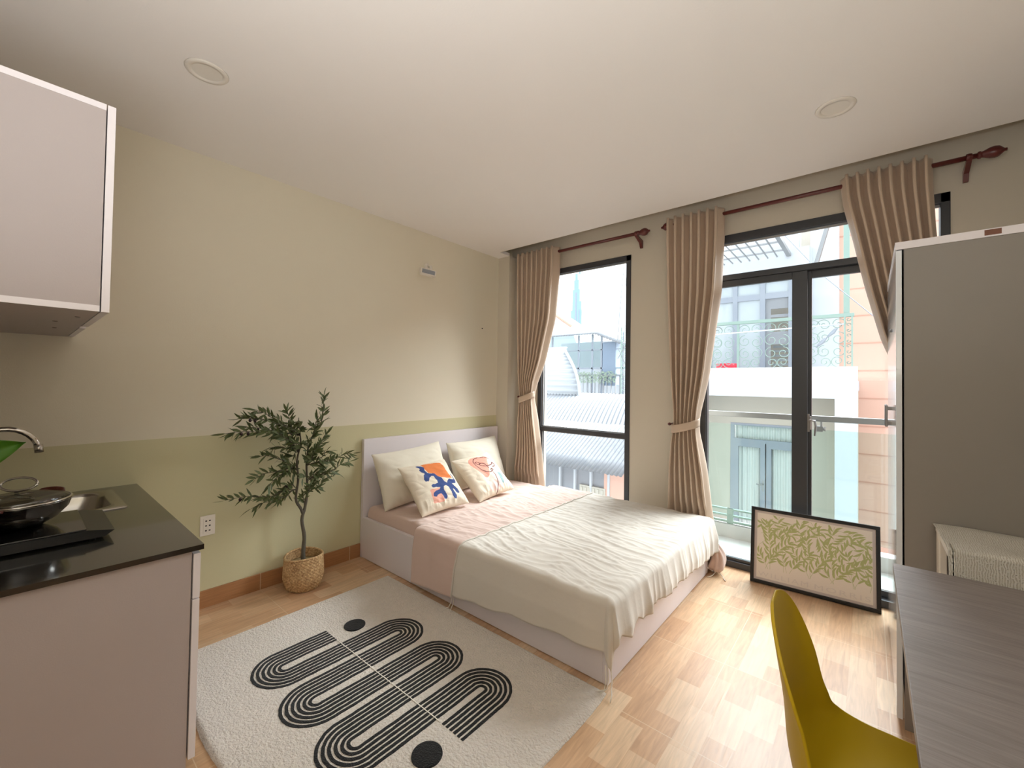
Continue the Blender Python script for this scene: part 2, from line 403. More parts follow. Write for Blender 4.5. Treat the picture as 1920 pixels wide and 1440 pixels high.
# wall socket and sensor
t = thing('wall_socket', 'white three-gang wall socket plate beside the counter', 'socket', (0, -2.488, .476))
obj('socket_plate', B(0, .009, -.037, .037, -.058, .058, .003), MT['socket'], t)
obj('socket_insert', B(.004, .0115, -.022, .022, -.044, .044, .0015), MT['socket'], t)
for zz in (-.028, 0, .028):
    for yy in (-.009, .009): obj('socket_slot', B(.011, .0122, yy - .0042, yy + .0042, zz - .0035, zz + .0035), MT['black'], t)
t = thing('wall_sensor', 'small white swivel sensor high on the cream wall', 'sensor', (0, -.93, 2.30))
bm = bmesh.new(); lathe(bm, [(.03, 0), (.03, .006), (.02, .018), (.012, .022)], (0, .0, .05), 20, axis='x'); tube(bm, [(.015, .0, .05), (.055, .0, .04), (.066, -.005, .0)], [.013, .012, .011], 12)
obj('swivel_mount', bm, MT['lampw'], t, True)
bm = B(-.026, .026, -.070, .070, -.026, .026, .006); bmesh.ops.rotate(bm, verts=bm.verts, matrix=Matrix.Rotation(radians(-6), 3, 'X') @ Matrix.Rotation(radians(-18), 3, 'Z')); bmesh.ops.translate(bm, verts=bm.verts, vec=(.082, -.055, -.028))
obj('sensor_body', bm, MT['lampw'], t)
bm = B(.0262, .029, -.058, .056, -.017, .017, .001); bmesh.ops.rotate(bm, verts=bm.verts, matrix=Matrix.Rotation(radians(-6), 3, 'X') @ Matrix.Rotation(radians(-18), 3, 'Z')); bmesh.ops.translate(bm, verts=bm.verts, vec=(.082, -.055, -.028))
obj('sensor_window', bm, MT['odark'], t)
bm = bmesh.new(); lathe(bm, [(0, .004), (.006, .003), (.007, 0)], (0, 0, 0), 10, axis='x')
tag(obj('wall_plug', bm, MT['dark'], None, True, (0, -.229, 1.881)), 'tiny dark wall plug near the corner pillar', 'wall plug')

# ------------------------------------------------------------------ bed
bed = thing('bed', 'white panelled double bed standing along the cream wall', 'bed', (0, 0, 0))
obj('headboard', B(.004, .034, -1.514, -.012, 0, .892, .002), MT['white'], bed)
for ys in ((-1.514, -1.486), (-.040, -.012)):
    obj('side_rail', B(.034, 2.062, ys[0], ys[1], .004, .302, .0015), MT['white'], bed)
obj('footboard', B(2.062, 2.09, -1.514, -.012, .004, .302, .003), MT['white'], bed)
def wr(x, y):   # mattress wrinkles
    v = .0035 * nz(x * 5, y * 9, 3) + .0022 * abs(nz(x * 9 + 3 * nz(x * 2, y * 2), y * 26, 7))
    k = max(0, 1 - abs(x - .66) / .3)
    return v + k * .012 * max(0, ridged(x * 5 + y * 3, y * 9 - x * 5, 1)) ** 3
def matt(u, v):
    # closed strip profile over the mattress
    x = .05 + u * 2.005; yy = -1.483 + v * 1.44
    e = min(v, 1 - v) * 1.44; ex = min(u, 1 - u) * 2.005; r = .035
    k = 0
    for q in (e, ex):
        if q < r: k += r - sqrt(max(0, r * r - (r - q) ** 2))
    return (x, yy, .384 - k + (wr(x, yy) if k < .02 else 0))
mt = thing('mattress', 'mattress under a dusty pink fitted sheet', 'mattress', (0, 0, 0))
bm = bmesh.new(); grid(bm, 200, 170, matt)
be = [e for e in bm.edges if e.is_boundary]
ex = bmesh.ops.extrude_edge_only(bm, edges=be); nv = [g for g in ex['geom'] if isinstance(g, bmesh.types.BMVert)]
for v in nv: v.co.z = .14
obj('fitted_sheet', bm, MT['pink'], mt, True)
obj('mattress_base', B(.055, 2.05, -1.48, -.046, .05, .20, .02), MT['pillow'], mt)

# blanket
XE, YN, YF, TOPZ = 2.092, -1.520, -.006, .392
def lerp(a, b, t): return a + (b - a) * t
def pw(x, pts):
    if x <= pts[0][0]: return pts[0][1]
    for (a, b), (c, d_) in zip(pts, pts[1:]):
        if x <= c: return lerp(b, d_, (x - a) / (c - a))
    return pts[-1][1]
def blanket_h(x, y):
    w1 = y + .10 * nz(x * 2.2, y * 1.5, 11) + (x - 1.2) * .12
    m1 = .5 + .5 * nz(x * 2.3, y * 2.3, 31)
    h = .011 * m1 * ridged(x * 2.2, w1 * 11, 2) ** 3 + .008 * ridged(x * 3.4 + 5, w1 * 21, 5) ** 3 * (1.1 - m1) + .004 * ridged(x * 7 + y * 3, y * 16 - x * 6, 9) + .005 * nz(x * 4, y * 4, 4) - .004
    return h
def drape(s, t, off=0., amp=1.):
    a = max(0, s - XE); b = max(0, YN - t); c = max(0, t - YF)
    x = min(s, XE); y = max(min(t, YF), YN); r = .026
    bb = b if b > 0 else c; sg = -1 if b > 0 else 1
    e = hypot(a, bb)
    h = blanket_h(x, y) * amp
    fade = max(0, 1 - e / .05)
    if e <= 0: return Vector((x, y, TOPZ + h + off))
    ph = e / r
    if ph < pi / 2: out = r * sin(ph); dn = r * (1 - cos(ph))
    else: out = r; dn = r + (e - r * pi / 2)
    th = atan2(bb, a); hang = min(1, e / .15)
    co = sin(2 * th) ** 2
    if a > 0 and bb > 0:
        out += hang * (.045 * co + .016 * sin(7 * th) * co) * (1 if sg < 0 else .4)
    out += hang * (1 - co) * (.010 * (1 + nz(x * 7 + 2, y * 7, 9)) + (.020 * max(0, ridged(y * 4.2 + 1, 3, 6)) ** 2 + .010 * max(0, ridged(y * 11, x, 2)) ** 2) * (1 if a > bb else 0) + .006 * (1 + nz(x * 5, 3, 8)) * (0 if a > bb else 1))
    dx, dy = (a / e, sg * bb / e)
    return Vector((x + dx * (out + off), y + dy * (out + off), TOPZ + h * fade - dn + off * fade))
def hem_near(s): return TOPZ - pw(s, [(.7, .085), (1.12, .10), (1.34, .108), (1.55, .14), (1.83, .155), (2.0, .17), (2.3, .17)]) + .014 + .005 * sin(s * 23)
def hem_foot(t): return TOPZ - pw(t, [(-1.7, .17), (-1.5, .235), (-1.42, .20), (-1.33, .245), (-1.26, .205), (-1.1, .22), (-.63, .205), (-.36, .185), (-.04, .16), (.2, .16)]) + .012 + .007 * nz(t * 9, 1, 3)
def hem_far(s): return .17
def cloth(x0fn, x1fn, ns, nt, drop_s, off, nearfn, amp=1., nd=30):
    """grid over the bed top; extra rows hang over the near and far sides and, if drop_s, over the foot"""
    bm = bmesh.new(); rows = []
    tn = [(-1, k / nd) for k in range(nd, 0, -1)] + [(0, k / nt) for k in range(nt + 1)] + [(1, k / 8) for k in range(1, 9)]
    for kind, q in tn:
        row = []
        tt = YN if kind < 0 else (YF if kind > 0 else lerp(YN, YF, q))
        xs0, xs1 = x0fn(tt, kind, q), (XE if drop_s else x1fn(tt, kind, q))
        ss = [lerp(xs0, xs1, i / ns) for i in range(ns + 1)]
        lst = [(s, 0) for s in ss] + ([(XE, k / 20) for k in range(1, 21)] if drop_s else [])
        for s, kf in lst:
            t = tt
            if kind < 0: t = YN - q * nearfn(s)
            if kind > 0: t = YF + q * hem_far(s)
            sv = s + kf * hem_foot(tt)
            row.append(bm.verts.new(drape(sv, t, off, amp)))
        rows.append(row)
    for a, b in zip(rows, rows[1:]):
        for i in range(len(a) - 1): bm.faces.new((a[i], a[i + 1], b[i + 1], b[i]))
    bmesh.ops.recalc_face_normals(bm, faces=bm.faces)
    return bm
bl = thing('blanket', 'cream cotton blanket with pink lining spread over the bed foot', 'blanket', (0, 0, 0))
bord = lambda t, kind, q: (1.158 - .006 * (t - YN) if kind >= 0 else lerp(1.158, 1.118, q))
o = obj('blanket_cover', cloth(lambda t, k, q: bord(t, k, q) - .02, None, 170, 260, True, .0, hem_near), MT['cream'], bl, True); solid(o, .004, 1)
def hem_pink(s): return TOPZ - pw(s, [(.70, .050), (1.12, .09)]) + .016
o = obj('turned_down_lining', cloth(lambda t, k, q: .742 - .05 * (t - YN) * 0 - (.014 * q if k < 0 else 0) + .012 * nz(t * 3, 2, 1), bord, 70, 260, False, .005, hem_pink, .9), MT['pink'], bl, True); solid(o, .004, 1)
o['label'] = 'pink turned-down lining'
bm = bmesh.new()
pts = [drape(bord(YN, -1, k / 12), YN - (k / 12) * (hem_pink(1.12)), .009) for k in range(12, 0, -1)] + [drape(bord(lerp(YN, YF, k / 60), 0, 0), lerp(YN, YF, k / 60), .009, .9) for k in range(61)]
tube(bm, pts, .0042, 6); obj('piped_edge', bm, MT['cream'], bl, True)
# loose pink corner hanging behind the foot
def tail(u, v):
    a = 2 * pi * v; z = .205 - .185 * u
    cx = 2.128 + .022 * sin(u * 3); cy = .02 + .03 * u + .012 * sin(u * 5)
    r = (.030 + .034 * u ** .8) * (1 - .35 * max(0, u - .85) / .15) * (1 + .20 * sin(3 * a + u * 4) + .1 * sin(7 * a))
    return (cx + r * .8 * cos(a), cy + r * 1.1 * sin(a), z)
bm = bmesh.new(); vs = grid(bm, 40, 48, tail); bmesh.ops.remove_doubles(bm, verts=bm.verts, dist=1e-5)
obj('hanging_lining_corner', bm, MT['pink'], bl, True)
for k, ends in enumerate((((1.112, -1.556, .10), [(1.118, -1.557, .05), (1.105, -1.56, .02), (1.125, -1.59, .012)]),
                          ((1.100, -1.557, .10), [(1.098, -1.558, .05), (1.085, -1.563, .016), (1.07, -1.60, .012)]),
                          ((2.098, -1.556, .12), [(2.105, -1.562, .06), (2.10, -1.566, .02), (2.075, -1.60, .022)]),
                          ((2.108, -1.55, .12), [(2.114, -1.556, .06), (2.112, -1.566, .03), (2.095, -1.60, .022)]),
                          ((2.118, -1.545, .12), [(2.128, -1.55, .06), (2.128, -1.556, .03), (2.14, -1.575, .022), (2.145, -1.60, .006)]),
                          ((2.13, .04, .03), [(2.14, -.0, .02), (2.13, -.05, .006), (2.11, -.09, .004)]),
                          ((2.14, .03, .03), [(2.17, .0, .018), (2.20, -.03, .006), (2.22, -.07, .004)]))):
    obj('tie_string', T([ends[0]] + ends[1], .0026, 6), MT['string'], bl, True)

# pillows and cushions: local u across, v up, n out of the face
def pillow_mesh(w, h, th, n=60, seed=0, sag=.0, sharp=2.6, mi=None, nb=None):
    bm = bmesh.new()
    def side(sgn):
        def fn(u, v):
            a = (u * 2 - 1); b_ = (v * 2 - 1)
            pr = (max(0, 1 - abs(a) ** sharp)) ** .52 * (max(0, 1 - abs(b_) ** sharp)) ** .52
            px = a * w / 2 * (1 - .055 * (1 - b_ * b_) * abs(a)); pz = b_ * h / 2 * (1 - .06 * (1 - a * a) * abs(b_))
            edge = min(1, pr * 2)
            wv = (.006 * nz(u * 6 + seed, v * 6, seed) + .0035 * ridged(u * 5 + seed, v * 9 + u * 4, seed + 3)) * edge
            cr = .010 * ridged(u * 9 + seed, v * 2.2, 8 + seed) * max(0, 1 - abs(b_ * 3 + 2.4)) * edge
            return (px + .004 * nz(v * 5, seed), sgn * (th / 2 * pr) + wv + cr * sgn, pz - sag * th * (1 - b_) * .1)
        return fn
    grid(bm, n, n, side(-1), mi)
    nf = len(bm.faces)
    grid(bm, n, n, side(1), None)
    bmesh.ops.remove_doubles(bm, verts=bm.verts, dist=.0006)
    bmesh.ops.recalc_face_normals(bm, faces=bm.faces)
    return bm
def place(o, bl_, br_, up_):
    """bl_, br_: bottom corners on the bed; up_: point the top edge leans to"""
    bl_, br_, up_ = Vector(bl_), Vector(br_), Vector(up_)
    X = (br_ - bl_).normalized(); Z = (up_ - (bl_ + br_) / 2); Z = (Z - X * Z.dot(X)).normalized(); Y = Z.cross(X)
    m = Matrix((X, Y, Z)).transposed().to_4x4(); return m, X, Y, Z
def pillow(name, lab, cat, w, h, th, bl_, br_, up_, mats, mi=None, n=60, seed=0, lift=0.5, group=None, roll=0):
    bm = pillow_mesh(w, h, th, n, seed, mi=mi)
    o = obj(name, bm, mats, None, True)
    m, X, Y, Z = place(o, bl_, br_, up_)
    c = (Vector(bl_) + Vector(br_)) / 2 + Z * h / 2 - Y * 0 
    m.translation = c; o.matrix_world = m @ Matrix.Rotation(radians(roll), 4, 'Y')
    tag(o, lab, cat, group); return o
pillow('pillow', 'ivory bed pillow against the headboard, behind the blue and orange cushion', 'pillow', .68, .43, .20, (.27, -1.475, .40), (.24, -.83, .40), (.125, -1.15, .75), MT['pillow'], seed=2, group='ivory pillows', roll=-3)
pillow('pillow', 'ivory bed pillow against the headboard, nearest the window', 'pillow', .66, .43, .19, (.26, -.76, .40), (.24, -.12, .40), (.125, -.44, .75), MT['pillow'], seed=5, group='ivory pillows', roll=-1)

def uvmap(P, BL, EU, EV):
    det = EU[0] * EV[1] - EU[1] * EV[0]; out = []
    for x, y in P:
        dx, dy = x - BL[0], y - BL[1]
        out.append(((dx * EV[1] - dy * EV[0]) / det, (EU[0] * dy - EU[1] * dx) / det))
    return out
A1 = ((380, 1320), (985, -220), (-270, -950))
orange = uvmap([(500, 345), (700, 300), (930, 290), (1000, 470), (1085, 650), (960, 660), (840, 660), (770, 640), (720, 575), (610, 560), (560, 490), (530, 400)], *A1)
rose = uvmap([(555, 905), (790, 860), (800, 1000), (810, 1130), (590, 1160)], *A1)
blue = uvmap([(400, 380), (440, 370), (500, 385), (545, 420), (545, 500), (590, 560), (650, 575), (720, 570), (770, 640), (830, 665), (880, 740), (930, 765), (960, 710), (1000, 675), (1060, 685), (1110, 680), (1105, 620), (1075, 570), (1090, 545), (1125, 590), (1150, 690), (1130, 755), (1070, 765), (1035, 780), (1080, 820), (1140, 860), (1175, 930), (1145, 960), (1100, 950), (1060, 885), (1030, 875), (1050, 940), (1080, 1010), (1070, 1075), (1020, 1080), (990, 1030), (975, 930), (940, 850), (890, 820), (840, 840), (825, 900), (850, 960), (880, 1030), (860, 1085), (805, 1085), (790, 1020), (760, 975), (700, 1000), (650, 1045), (605, 1030), (610, 970), (660, 930), (740, 900), (765, 860), (690, 855), (620, 865), (595, 835), (620, 800), (680, 795), (735, 775), (730, 720), (690, 680), (685, 640), (640, 635), (600, 670), (560, 740), (505, 745), (480, 700), (500, 620), (535, 570), (470, 540), (440, 500), (460, 460), (430, 420)], *A1)
def art1(u, v):
    if inpoly(u, v, blue): return 2
    if inpoly(u, v, orange): return 1
    if inpoly(u, v, rose): return 3
    return 0
A2 = ((470, 1330), (930, -240), (-350, -1030))
coral = uvmap([(500, 400), (560, 335), (680, 315), (820, 310), (900, 330), (870, 450), (860, 560), (840, 680), (810, 800), (770, 840), (720, 820), (640, 700), (560, 600), (510, 520), (490, 460)], *A2)
blush1 = uvmap([(905, 340), (980, 400), (1020, 520), (1050, 640), (980, 680), (900, 640), (880, 560)], *A2)
blush2 = uvmap([(830, 790), (890, 700), (940, 680), (990, 800), (1030, 960), (1000, 1100), (770, 1130), (750, 1000), (790, 880)], *A2)
teal = uvmap([(1000, 725), (1080, 730), (1110, 800), (1105, 920), (1075, 985), (1050, 960), (1030, 850)], *A2)
lines = [uvmap(l, *A2) for l in (
    [(930, 370), (820, 325), (700, 335), (610, 370), (580, 450), (620, 560), (700, 660), (780, 720), (850, 730), (890, 700), (880, 660), (910, 640), (925, 670), (890, 700), (930, 760), (955, 860), (960, 980), (935, 1080), (930, 1170)],
    [(615, 470), (650, 450), (700, 480), (690, 520), (650, 515), (615, 470)], [(690, 520), (720, 490), (770, 510), (820, 570), (850, 620)],
    [(640, 500), (720, 560), (800, 580), (880, 560), (940, 530), (970, 480)], [(980, 490), (1015, 520), (1000, 570), (950, 580)])]
def art2(u, v):
    u = (u - .46) / 1.22 + .5; v = (v - .5) / 1.10 + .5
    for l in lines:
        for a, b_ in zip(l, l[1:]):
            if segdist(u, v, a, b_) < .0085: return 4
    if inpoly(u, v, coral): return 1
    if inpoly(u, v, blush1) or inpoly(u, v, blush2): return 2
    if inpoly(u, v, teal): return 3
    return 0
pillow('cushion', 'square linen cushion printed with a navy coral shape and orange block', 'cushion', .43, .43, .13, (.60, -1.40, .405), (.635, -.99, .405), (.315, -1.10, .70), [MT['linen'], MT['orange'], MT['blue'], MT['rose']], art1, 150, 8, group='printed square cushions', roll=-3)
pillow('cushion', 'square linen cushion printed with a line-drawn face on coral', 'cushion', .43, .43, .13, (.61, -.865, .405), (.635, -.46, .405), (.305, -.56, .70), [MT['linen'], MT['coral'], MT['blush'], MT['teal'], MT['ink']], art2, 150, 12, group='printed square cushions', roll=-6)

# ------------------------------------------------------------------ rug
rug = thing('rug', 'cream shaggy rug with black looping line pattern', 'rug', (0, 0, 0))
RX0, RX1, RY0, RY1 = .455, 2.108, -2.755, -1.560
def rugz(x, y): return .014 + .0016 * nz(x * 9, y * 9, 1) + .0008 * nz(x * 40, y * 40, 5)
def rugf(u, v):
    x = lerp(RX0, RX1, u); y = lerp(RY0, RY1, v)
    ex = min(u * (RX1 - RX0), (1 - u) * (RX1 - RX0)); ey = min(v, 1 - v) * (RY1 - RY0); e = min(ex, ey)
    k = min(1, e / .02); z = rugz(x, y) * sqrt(1 - (1 - k) ** 2) + .0012
    if e < .001:
        x += .008 * nz(y * 4, x * 4, 2) + .003 * nz(y * 21, x * 21, 6); y += .008 * nz(x * 4, 9, y * 4) + .003 * nz(x * 21, 3, 1)
    # clipped corners
    return (x, y, max(.001, z))
bm = bmesh.new(); grid(bm, 330, 240, rugf)
obj('rug_pile', bm, MT['rug'], rug, True)
PIT = .1546; C0 = .844; YU, YL, YM = -1.910, -2.400, -2.148
def ribbon(bm, pts, w, z=.0035):
    L = []; R = []
    for i, (x, y) in enumerate(pts):
        a = pts[max(0, i - 1)]; b_ = pts[min(len(pts) - 1, i + 1)]
        dx, dy = b_[0] - a[0], b_[1] - a[1]; n = hypot(dx, dy) or 1
        ww = w * (1 + .18 * nz(x * 60, y * 60, 3)); ox, oy = -dy / n * ww / 2, dx / n * ww / 2
        jx = .0014 * nz(x * 45, y * 45, 8)
        zz = rugz(x, y) + z
        L.append((x + ox + jx, y + oy + jx, zz)); R.append((x - ox + jx, y - oy + jx, zz))
    lv = [bm.verts.new(p) for p in L]; rv = [bm.verts.new(p) for p in R]
    lb = [bm.verts.new((p[0], p[1], .008)) for p in L]; rb = [bm.verts.new((p[0], p[1], .008)) for p in R]
    for i in range(len(pts) - 1):
        bm.faces.new((lv[i], lv[i + 1], rv[i + 1], rv[i]))
        bm.faces.new((lb[i], lb[i + 1], lv[i + 1], lv[i])); bm.faces.new((rv[i], rv[i + 1], rb[i + 1], rb[i]))
    bm.faces.new((lb[0], lv[0], rv[0], rb[0])); bm.faces.new((rb[-1], rv[-1], lv[-1], lb[-1]))
bm = bmesh.new()
for k in range(6):
    off = -.056 + k * .0214            # offset across the band for column 0, mirrored on every turn
    pts = []
    for c in range(7):
        sgn = 1 if c % 2 == 0 else -1; x = C0 + c * PIT + off * sgn
        ys, ye = (YM, YL) if c == 0 else ((YL, YU) if c % 2 == 1 else (YU, YL))
        if c == 6: ye = YM + .008
        n = int(abs(ye - ys) / .012) + 1
        seg = [(x, lerp(ys, ye, i / n)) for i in range(n + 1)]
        pts += seg
        if c < 6:
            xc = C0 + (c + .5) * PIT; R_ = xc - x; up_ = c % 2 == 1; ss = max(10, int(R_ * pi / .008))
            for i in range(1, ss):
                a = pi - pi * i / ss
                pts.append((xc + R_ * cos(a), (YU + R_ * sin(a)) if up_ else (YL - R_ * sin(a))))
    ribbon(bm, pts, .0126)
for cx, cy, r in ((.846, -2.021, .056), (1.775, -2.262, .056)):
    vs = []; c_ = bm.verts.new((cx, cy, .021))
    n = 60
    for ring, q in ((.5, .0205), (.97, .0195), (1.0, .008)):
        vs.append([bm.verts.new((cx + r * ring * (1 + .02 * nz(j, ring)) * cos(2 * pi * j / n), cy + r * ring * (1 + .02 * nz(j, 4)) * sin(2 * pi * j / n), q)) for j in range(n)])
    for j in range(n):
        bm.faces.new((c_, vs[0][j], vs[0][(j + 1) % n]))
        for a, b_ in zip(vs, vs[1:]): bm.faces.new((a[j], b_[j], b_[(j + 1) % n], a[(j + 1) % n]))
bmesh.ops.recalc_face_normals(bm, faces=bm.faces)
obj('loop_pattern', bm, MT['rugblack'], rug)
bm = bmesh.new(); ribbon(bm, [(lerp(.905, 1.70, i / 60), -2.148 + .010 * i / 60 + .001 * nz(i * .7, 2)) for i in range(61)], .004, .0042)
obj('centre_seam', bm, MT['string'], rug)

# ------------------------------------------------------------------ olive tree in a basket
bk = thing('plant_basket', 'round woven straw basket holding the little olive tree', 'basket', (.165, -2.0, 0))
def bas(inner):
    def fn(u, v):
        a = 2 * pi * u; z = v * .205
        r = .092 + .028 * min(1, v / .35) ** .6 - .012 * max(0, v - .5) + .004 * sin(a * 2 + 1)
        z += .006 * sin(a * 2 + 2) * v
        nu, nv = 64, 22
        i, j = int(u * nu * 2), int(v * nv * 2)
        wv = .0022 * (1 if ((i // 2 + j // 2) % 2) else -1) * (sin(pi * ((u * nu * 2 / 2) % 1)) ** .5) if not inner else 0
        r += wv - (.007 if inner else 0)
        return (r * cos(a), r * sin(a), max(.001, z + (.0 if not inner else .0)))
    return fn
bm = bmesh.new(); grid(bm, 256, 88, bas(False), closed_u=True); grid(bm, 64, 12, bas(True), closed_u=True)
bot = bmesh.new(); lathe(bm, [(.0, .002), (.092, .002)], (0, 0, 0), 40)
bot.free()
for p in bm.verts: pass
k = NT('woven_straw'); v_ = k.mapped(); 
wv = k.n('ShaderNodeTexNoise', Scale=90.0, Detail=3.0); k.l(v_, wv.inputs['Vector'])
cr = k.n('ShaderNodeValToRGB'); cr.color_ramp.elements[0].position = .3; cr.color_ramp.elements[0].color = rgb(150, 112, 70); cr.color_ramp.elements[1].position = .7; cr.color_ramp.elements[1].color = rgb(222, 190, 142)
k.l(wv.outputs['Fac'], cr.inputs['Fac']); k.l(cr.outputs['Color'], k.b.inputs['Base Color']); k.b.inputs['Roughness'].default_value = .7
MT['straw'] = k.m
obj('basket_wall', bm, MT['straw'], bk)
bm = bmesh.new(); n = 64; tube(bm, [(.1105 * cos(2 * pi * i / n), .1105 * sin(2 * pi * i / n), .203 + .005 * sin(4 * pi * i / n + 2)) for i in range(n + 1)], .007, 8)
obj('basket_rim', bm, MT['straw'], bk, True)
bm = bmesh.new(); lathe(bm, [(0, .160), (.03, .163), (.07, .158), (.108, .150)], (0, 0, 0), 40)
for v in bm.verts: v.co.z += .006 * nz(v.co.x * 50, v.co.y * 50)
obj('moss_filling', bm, MT['moss'], bk, True)

tr = thing('olive_tree', 'small artificial olive tree rising from the straw basket', 'tree', (.165, -2.0, .15))
TO = Vector((.165, -2.0, .15))
def W_(p): return Vector(p) - TO
trunk = [(.17, -2.007, .15), (.168, -2.006, .24), (.172, -2.004, .324), (.17, -2.021, .432), (.17, -2.005, .502), (.17, -1.992, .594), (.165, -1.991, .679), (.17, -2.0, .78), (.165, -1.99, .9)]
trunk2 = [(.17, -2.014, .470), (.168, -2.030, .510), (.165, -2.060, .576), (.16, -2.046, .698), (.165, -2.059, .815), (.17, -2.041, .928), (.165, -2.049, 1.012)]
bm = bmesh.new()
def smooth(pts, n=4):
    P = [Vector(p) for p in pts]; out = []
    for i in range(len(P) - 1):
        a, b_, c, d_ = P[max(0, i - 1)], P[i], P[i + 1], P[min(len(P) - 1, i + 2)]
        for k_ in range(n):
            t = k_ / n
            out.append(.5 * ((2 * b_) + (-a + c) * t + (2 * a - 5 * b_ + 4 * c - d_) * t * t + (-a + 3 * b_ - 3 * c + d_) * t ** 3))
    out.append(P[-1]); return out
t1 = smooth([W_(p) for p in trunk]); t2 = smooth([W_(p) for p in trunk2])
tube(bm, t1, [lerp(.0145, .005, (i / len(t1)) ** .8) * (1 + .14 * nz(i * .8, 2)) for i in range(len(t1))], 10)
tube(bm, t2, [lerp(.010, .004, i / len(t2)) * (1 + .14 * nz(i * .8, 5)) for i in range(len(t2))], 8)
obj('trunk', bm, MT['bark'], tr, True)
tips = [((.17, -2.457, 1.025), 6, 2), ((.17, -2.39, 1.104), 6, 2), ((.17, -2.342, 1.054), 5, 2), ((.17, -2.451, .645), 3, 2), ((.17, -2.313, .569), 3, 2), ((.17, -2.232, .68), 4, 2), ((.17, -2.306, 1.15), 6, 2),
        ((.17, -2.131, 1.141), 6, 2), ((.17, -2.08, 1.067), 6, 2), ((.17, -1.895, 1.23), 8, 1), ((.17, -1.966, 1.027), 8, 1), ((.17, -1.681, .823), 7, 1), ((.17, -1.704, .768), 6, 1), ((.17, -1.78, .688), 6, 1), ((.17, -1.924, .635), 5, 1),
        ((.17, -1.867, .987), 7, 1), ((.17, -2.281, .874), 4, 2), ((.17, -2.22, .916), 5, 2), ((.17, -2.165, .587), 3, 2), ((.17, -2.304, .741), 4, 2), ((.17, -1.95, .88), 7, 1), ((.17, -2.12, .80), 4, 2), ((.17, -1.90, .76), 6, 1), ((.17, -1.85, .86), 7, 1), ((.17, -2.17, 1.0), 5, 2), ((.17, -1.93, 1.10), 8, 1),
        ((.17, -2.13, .66), 3, 2), ((.17, -2.02, .70), 6, 1), ((.17, -1.98, .82), 7, 1), ((.17, -2.10, .92), 5, 2), ((.17, -2.24, 1.03), 5, 2), ((.17, -1.88, .67), 5, 1), ((.17, -1.96, .66), 5, 1), ((.17, -1.90, .92), 7, 1), ((.17, -2.0, .95), 7, 1), ((.17, -2.08, .74), 4, 2), ((.17, -2.14, .86), 5, 2), ((.17, -1.82, .80), 7, 1), ((.17, -2.03, .60), 4, 1), ((.17, -2.19, 1.10), 5, 2), ((.17, -1.93, .70), 6, 1)]
br_ = bmesh.new(); lf = bmesh.new(); fruits = []
rnd = random.Random(11)
def add_leaf(p, d, L, wd):
    d = d.normalized(); s = d.cross(Vector((rnd.uniform(-1, 1), rnd.uniform(-1, 1), rnd.uniform(-1, 1))))
    if s.length < 1e-3: return
    s.normalize(); n_ = s.cross(d); prof = [(0, .12), (.2, .75), (.5, 1), (.78, .62), (1, .05)]; prev = None
    for t, w_ in prof:
        c = p + d * L * t - n_ * .12 * L * t * t + Vector((0, 0, -1)) * .06 * L * t * t
        if c.x + TO.x < .008: c.x = .008 - TO.x
        a = lf.verts.new(c + s * wd * w_ / 2 + n_ * wd * .12 * w_); m_ = lf.verts.new(c); b_ = lf.verts.new(c - s * wd * w_ / 2 + n_ * wd * .12 * w_)
        if prev: lf.faces.new((prev[0], prev[1], m_, a)); lf.faces.new((prev[1], prev[2], b_, m_))
        prev = (a, m_, b_)
for tip, si, which in tips:
    tk = t1 if which == 1 else t2
    tw = trunk if which == 1 else trunk2
    base = tk[min(len(tk) - 1, min(si, len(tw) - 1) * 4)] if which == 1 else tk[min(len(tk) - 1, min(si, 6) * 4 - 2)]
    P = Vector(tip); P = P + (CAM - P) * rnd.uniform(-.02, .07) * 1.0
    P = P - TO
    mid = base.lerp(P, .5) + Vector((rnd.uniform(-.01, .05), rnd.uniform(-.03, .03), rnd.uniform(-.02, .04)))
    pts = smooth([base, base.lerp(mid, .5) + Vector((0, 0, .012)), mid, mid.lerp(P, .55) + Vector((0, 0, .012)), P], 4)
    tube(br_, pts, [lerp(.0034, .0012, i / len(pts)) for i in range(len(pts))], 5)
    if tip in ((.17, -2.457, 1.025), (.17, -2.39, 1.104), (.17, -2.342, 1.054), (.17, -2.451, .645), (.17, -1.78, .688), (.17, -2.13, .66)):
        fruits.append(pts[int(len(pts) * .80)] + Vector((.004, 0, -.012)))
        if tip[1] < -2.3 and tip[2] > 1: fruits.append(pts[int(len(pts) * .72)] + Vector((.006, .003, -.013)))
    Ln = (P - base).length; n_ = max(6, int(Ln / .020))
    for i in range(n_ + 1):
        q = .22 + .78 * i / n_; idx = min(len(pts) - 2, int(q * (len(pts) - 1))); p = pts[idx]; dr = (pts[idx + 1] - pts[idx]).normalized()
        if i == n_: add_leaf(P, dr, rnd.uniform(.055, .075), .015); continue
        for sg in (-1, 1):
            if rnd.random() < .08: continue
            side = dr.cross(Vector((rnd.uniform(-.6, 1), rnd.uniform(-.5, .5), rnd.uniform(-.5, .8))).normalized()) * sg
            add_leaf(p, dr * .75 + side * .9 + Vector((0, 0, rnd.uniform(-.25, .3))), rnd.uniform(.045, .072), rnd.uniform(.013, .0185))
obj('branches', br_, MT['bark'], tr, True)
o = obj('foliage', lf, MT['leaf'], tr, True); o['kind'] = 'stuff'
for p in fruits[:9]:
    bm = bmesh.new(); bmesh.ops.create_uvsphere(bm, u_segments=12, v_segments=8, radius=.0085, matrix=Matrix.Translation(p) @ Matrix.Diagonal((1, 1, 1.25, 1)))
    obj('olive_fruit', bm, MT['olive_fruit'], tr, True)

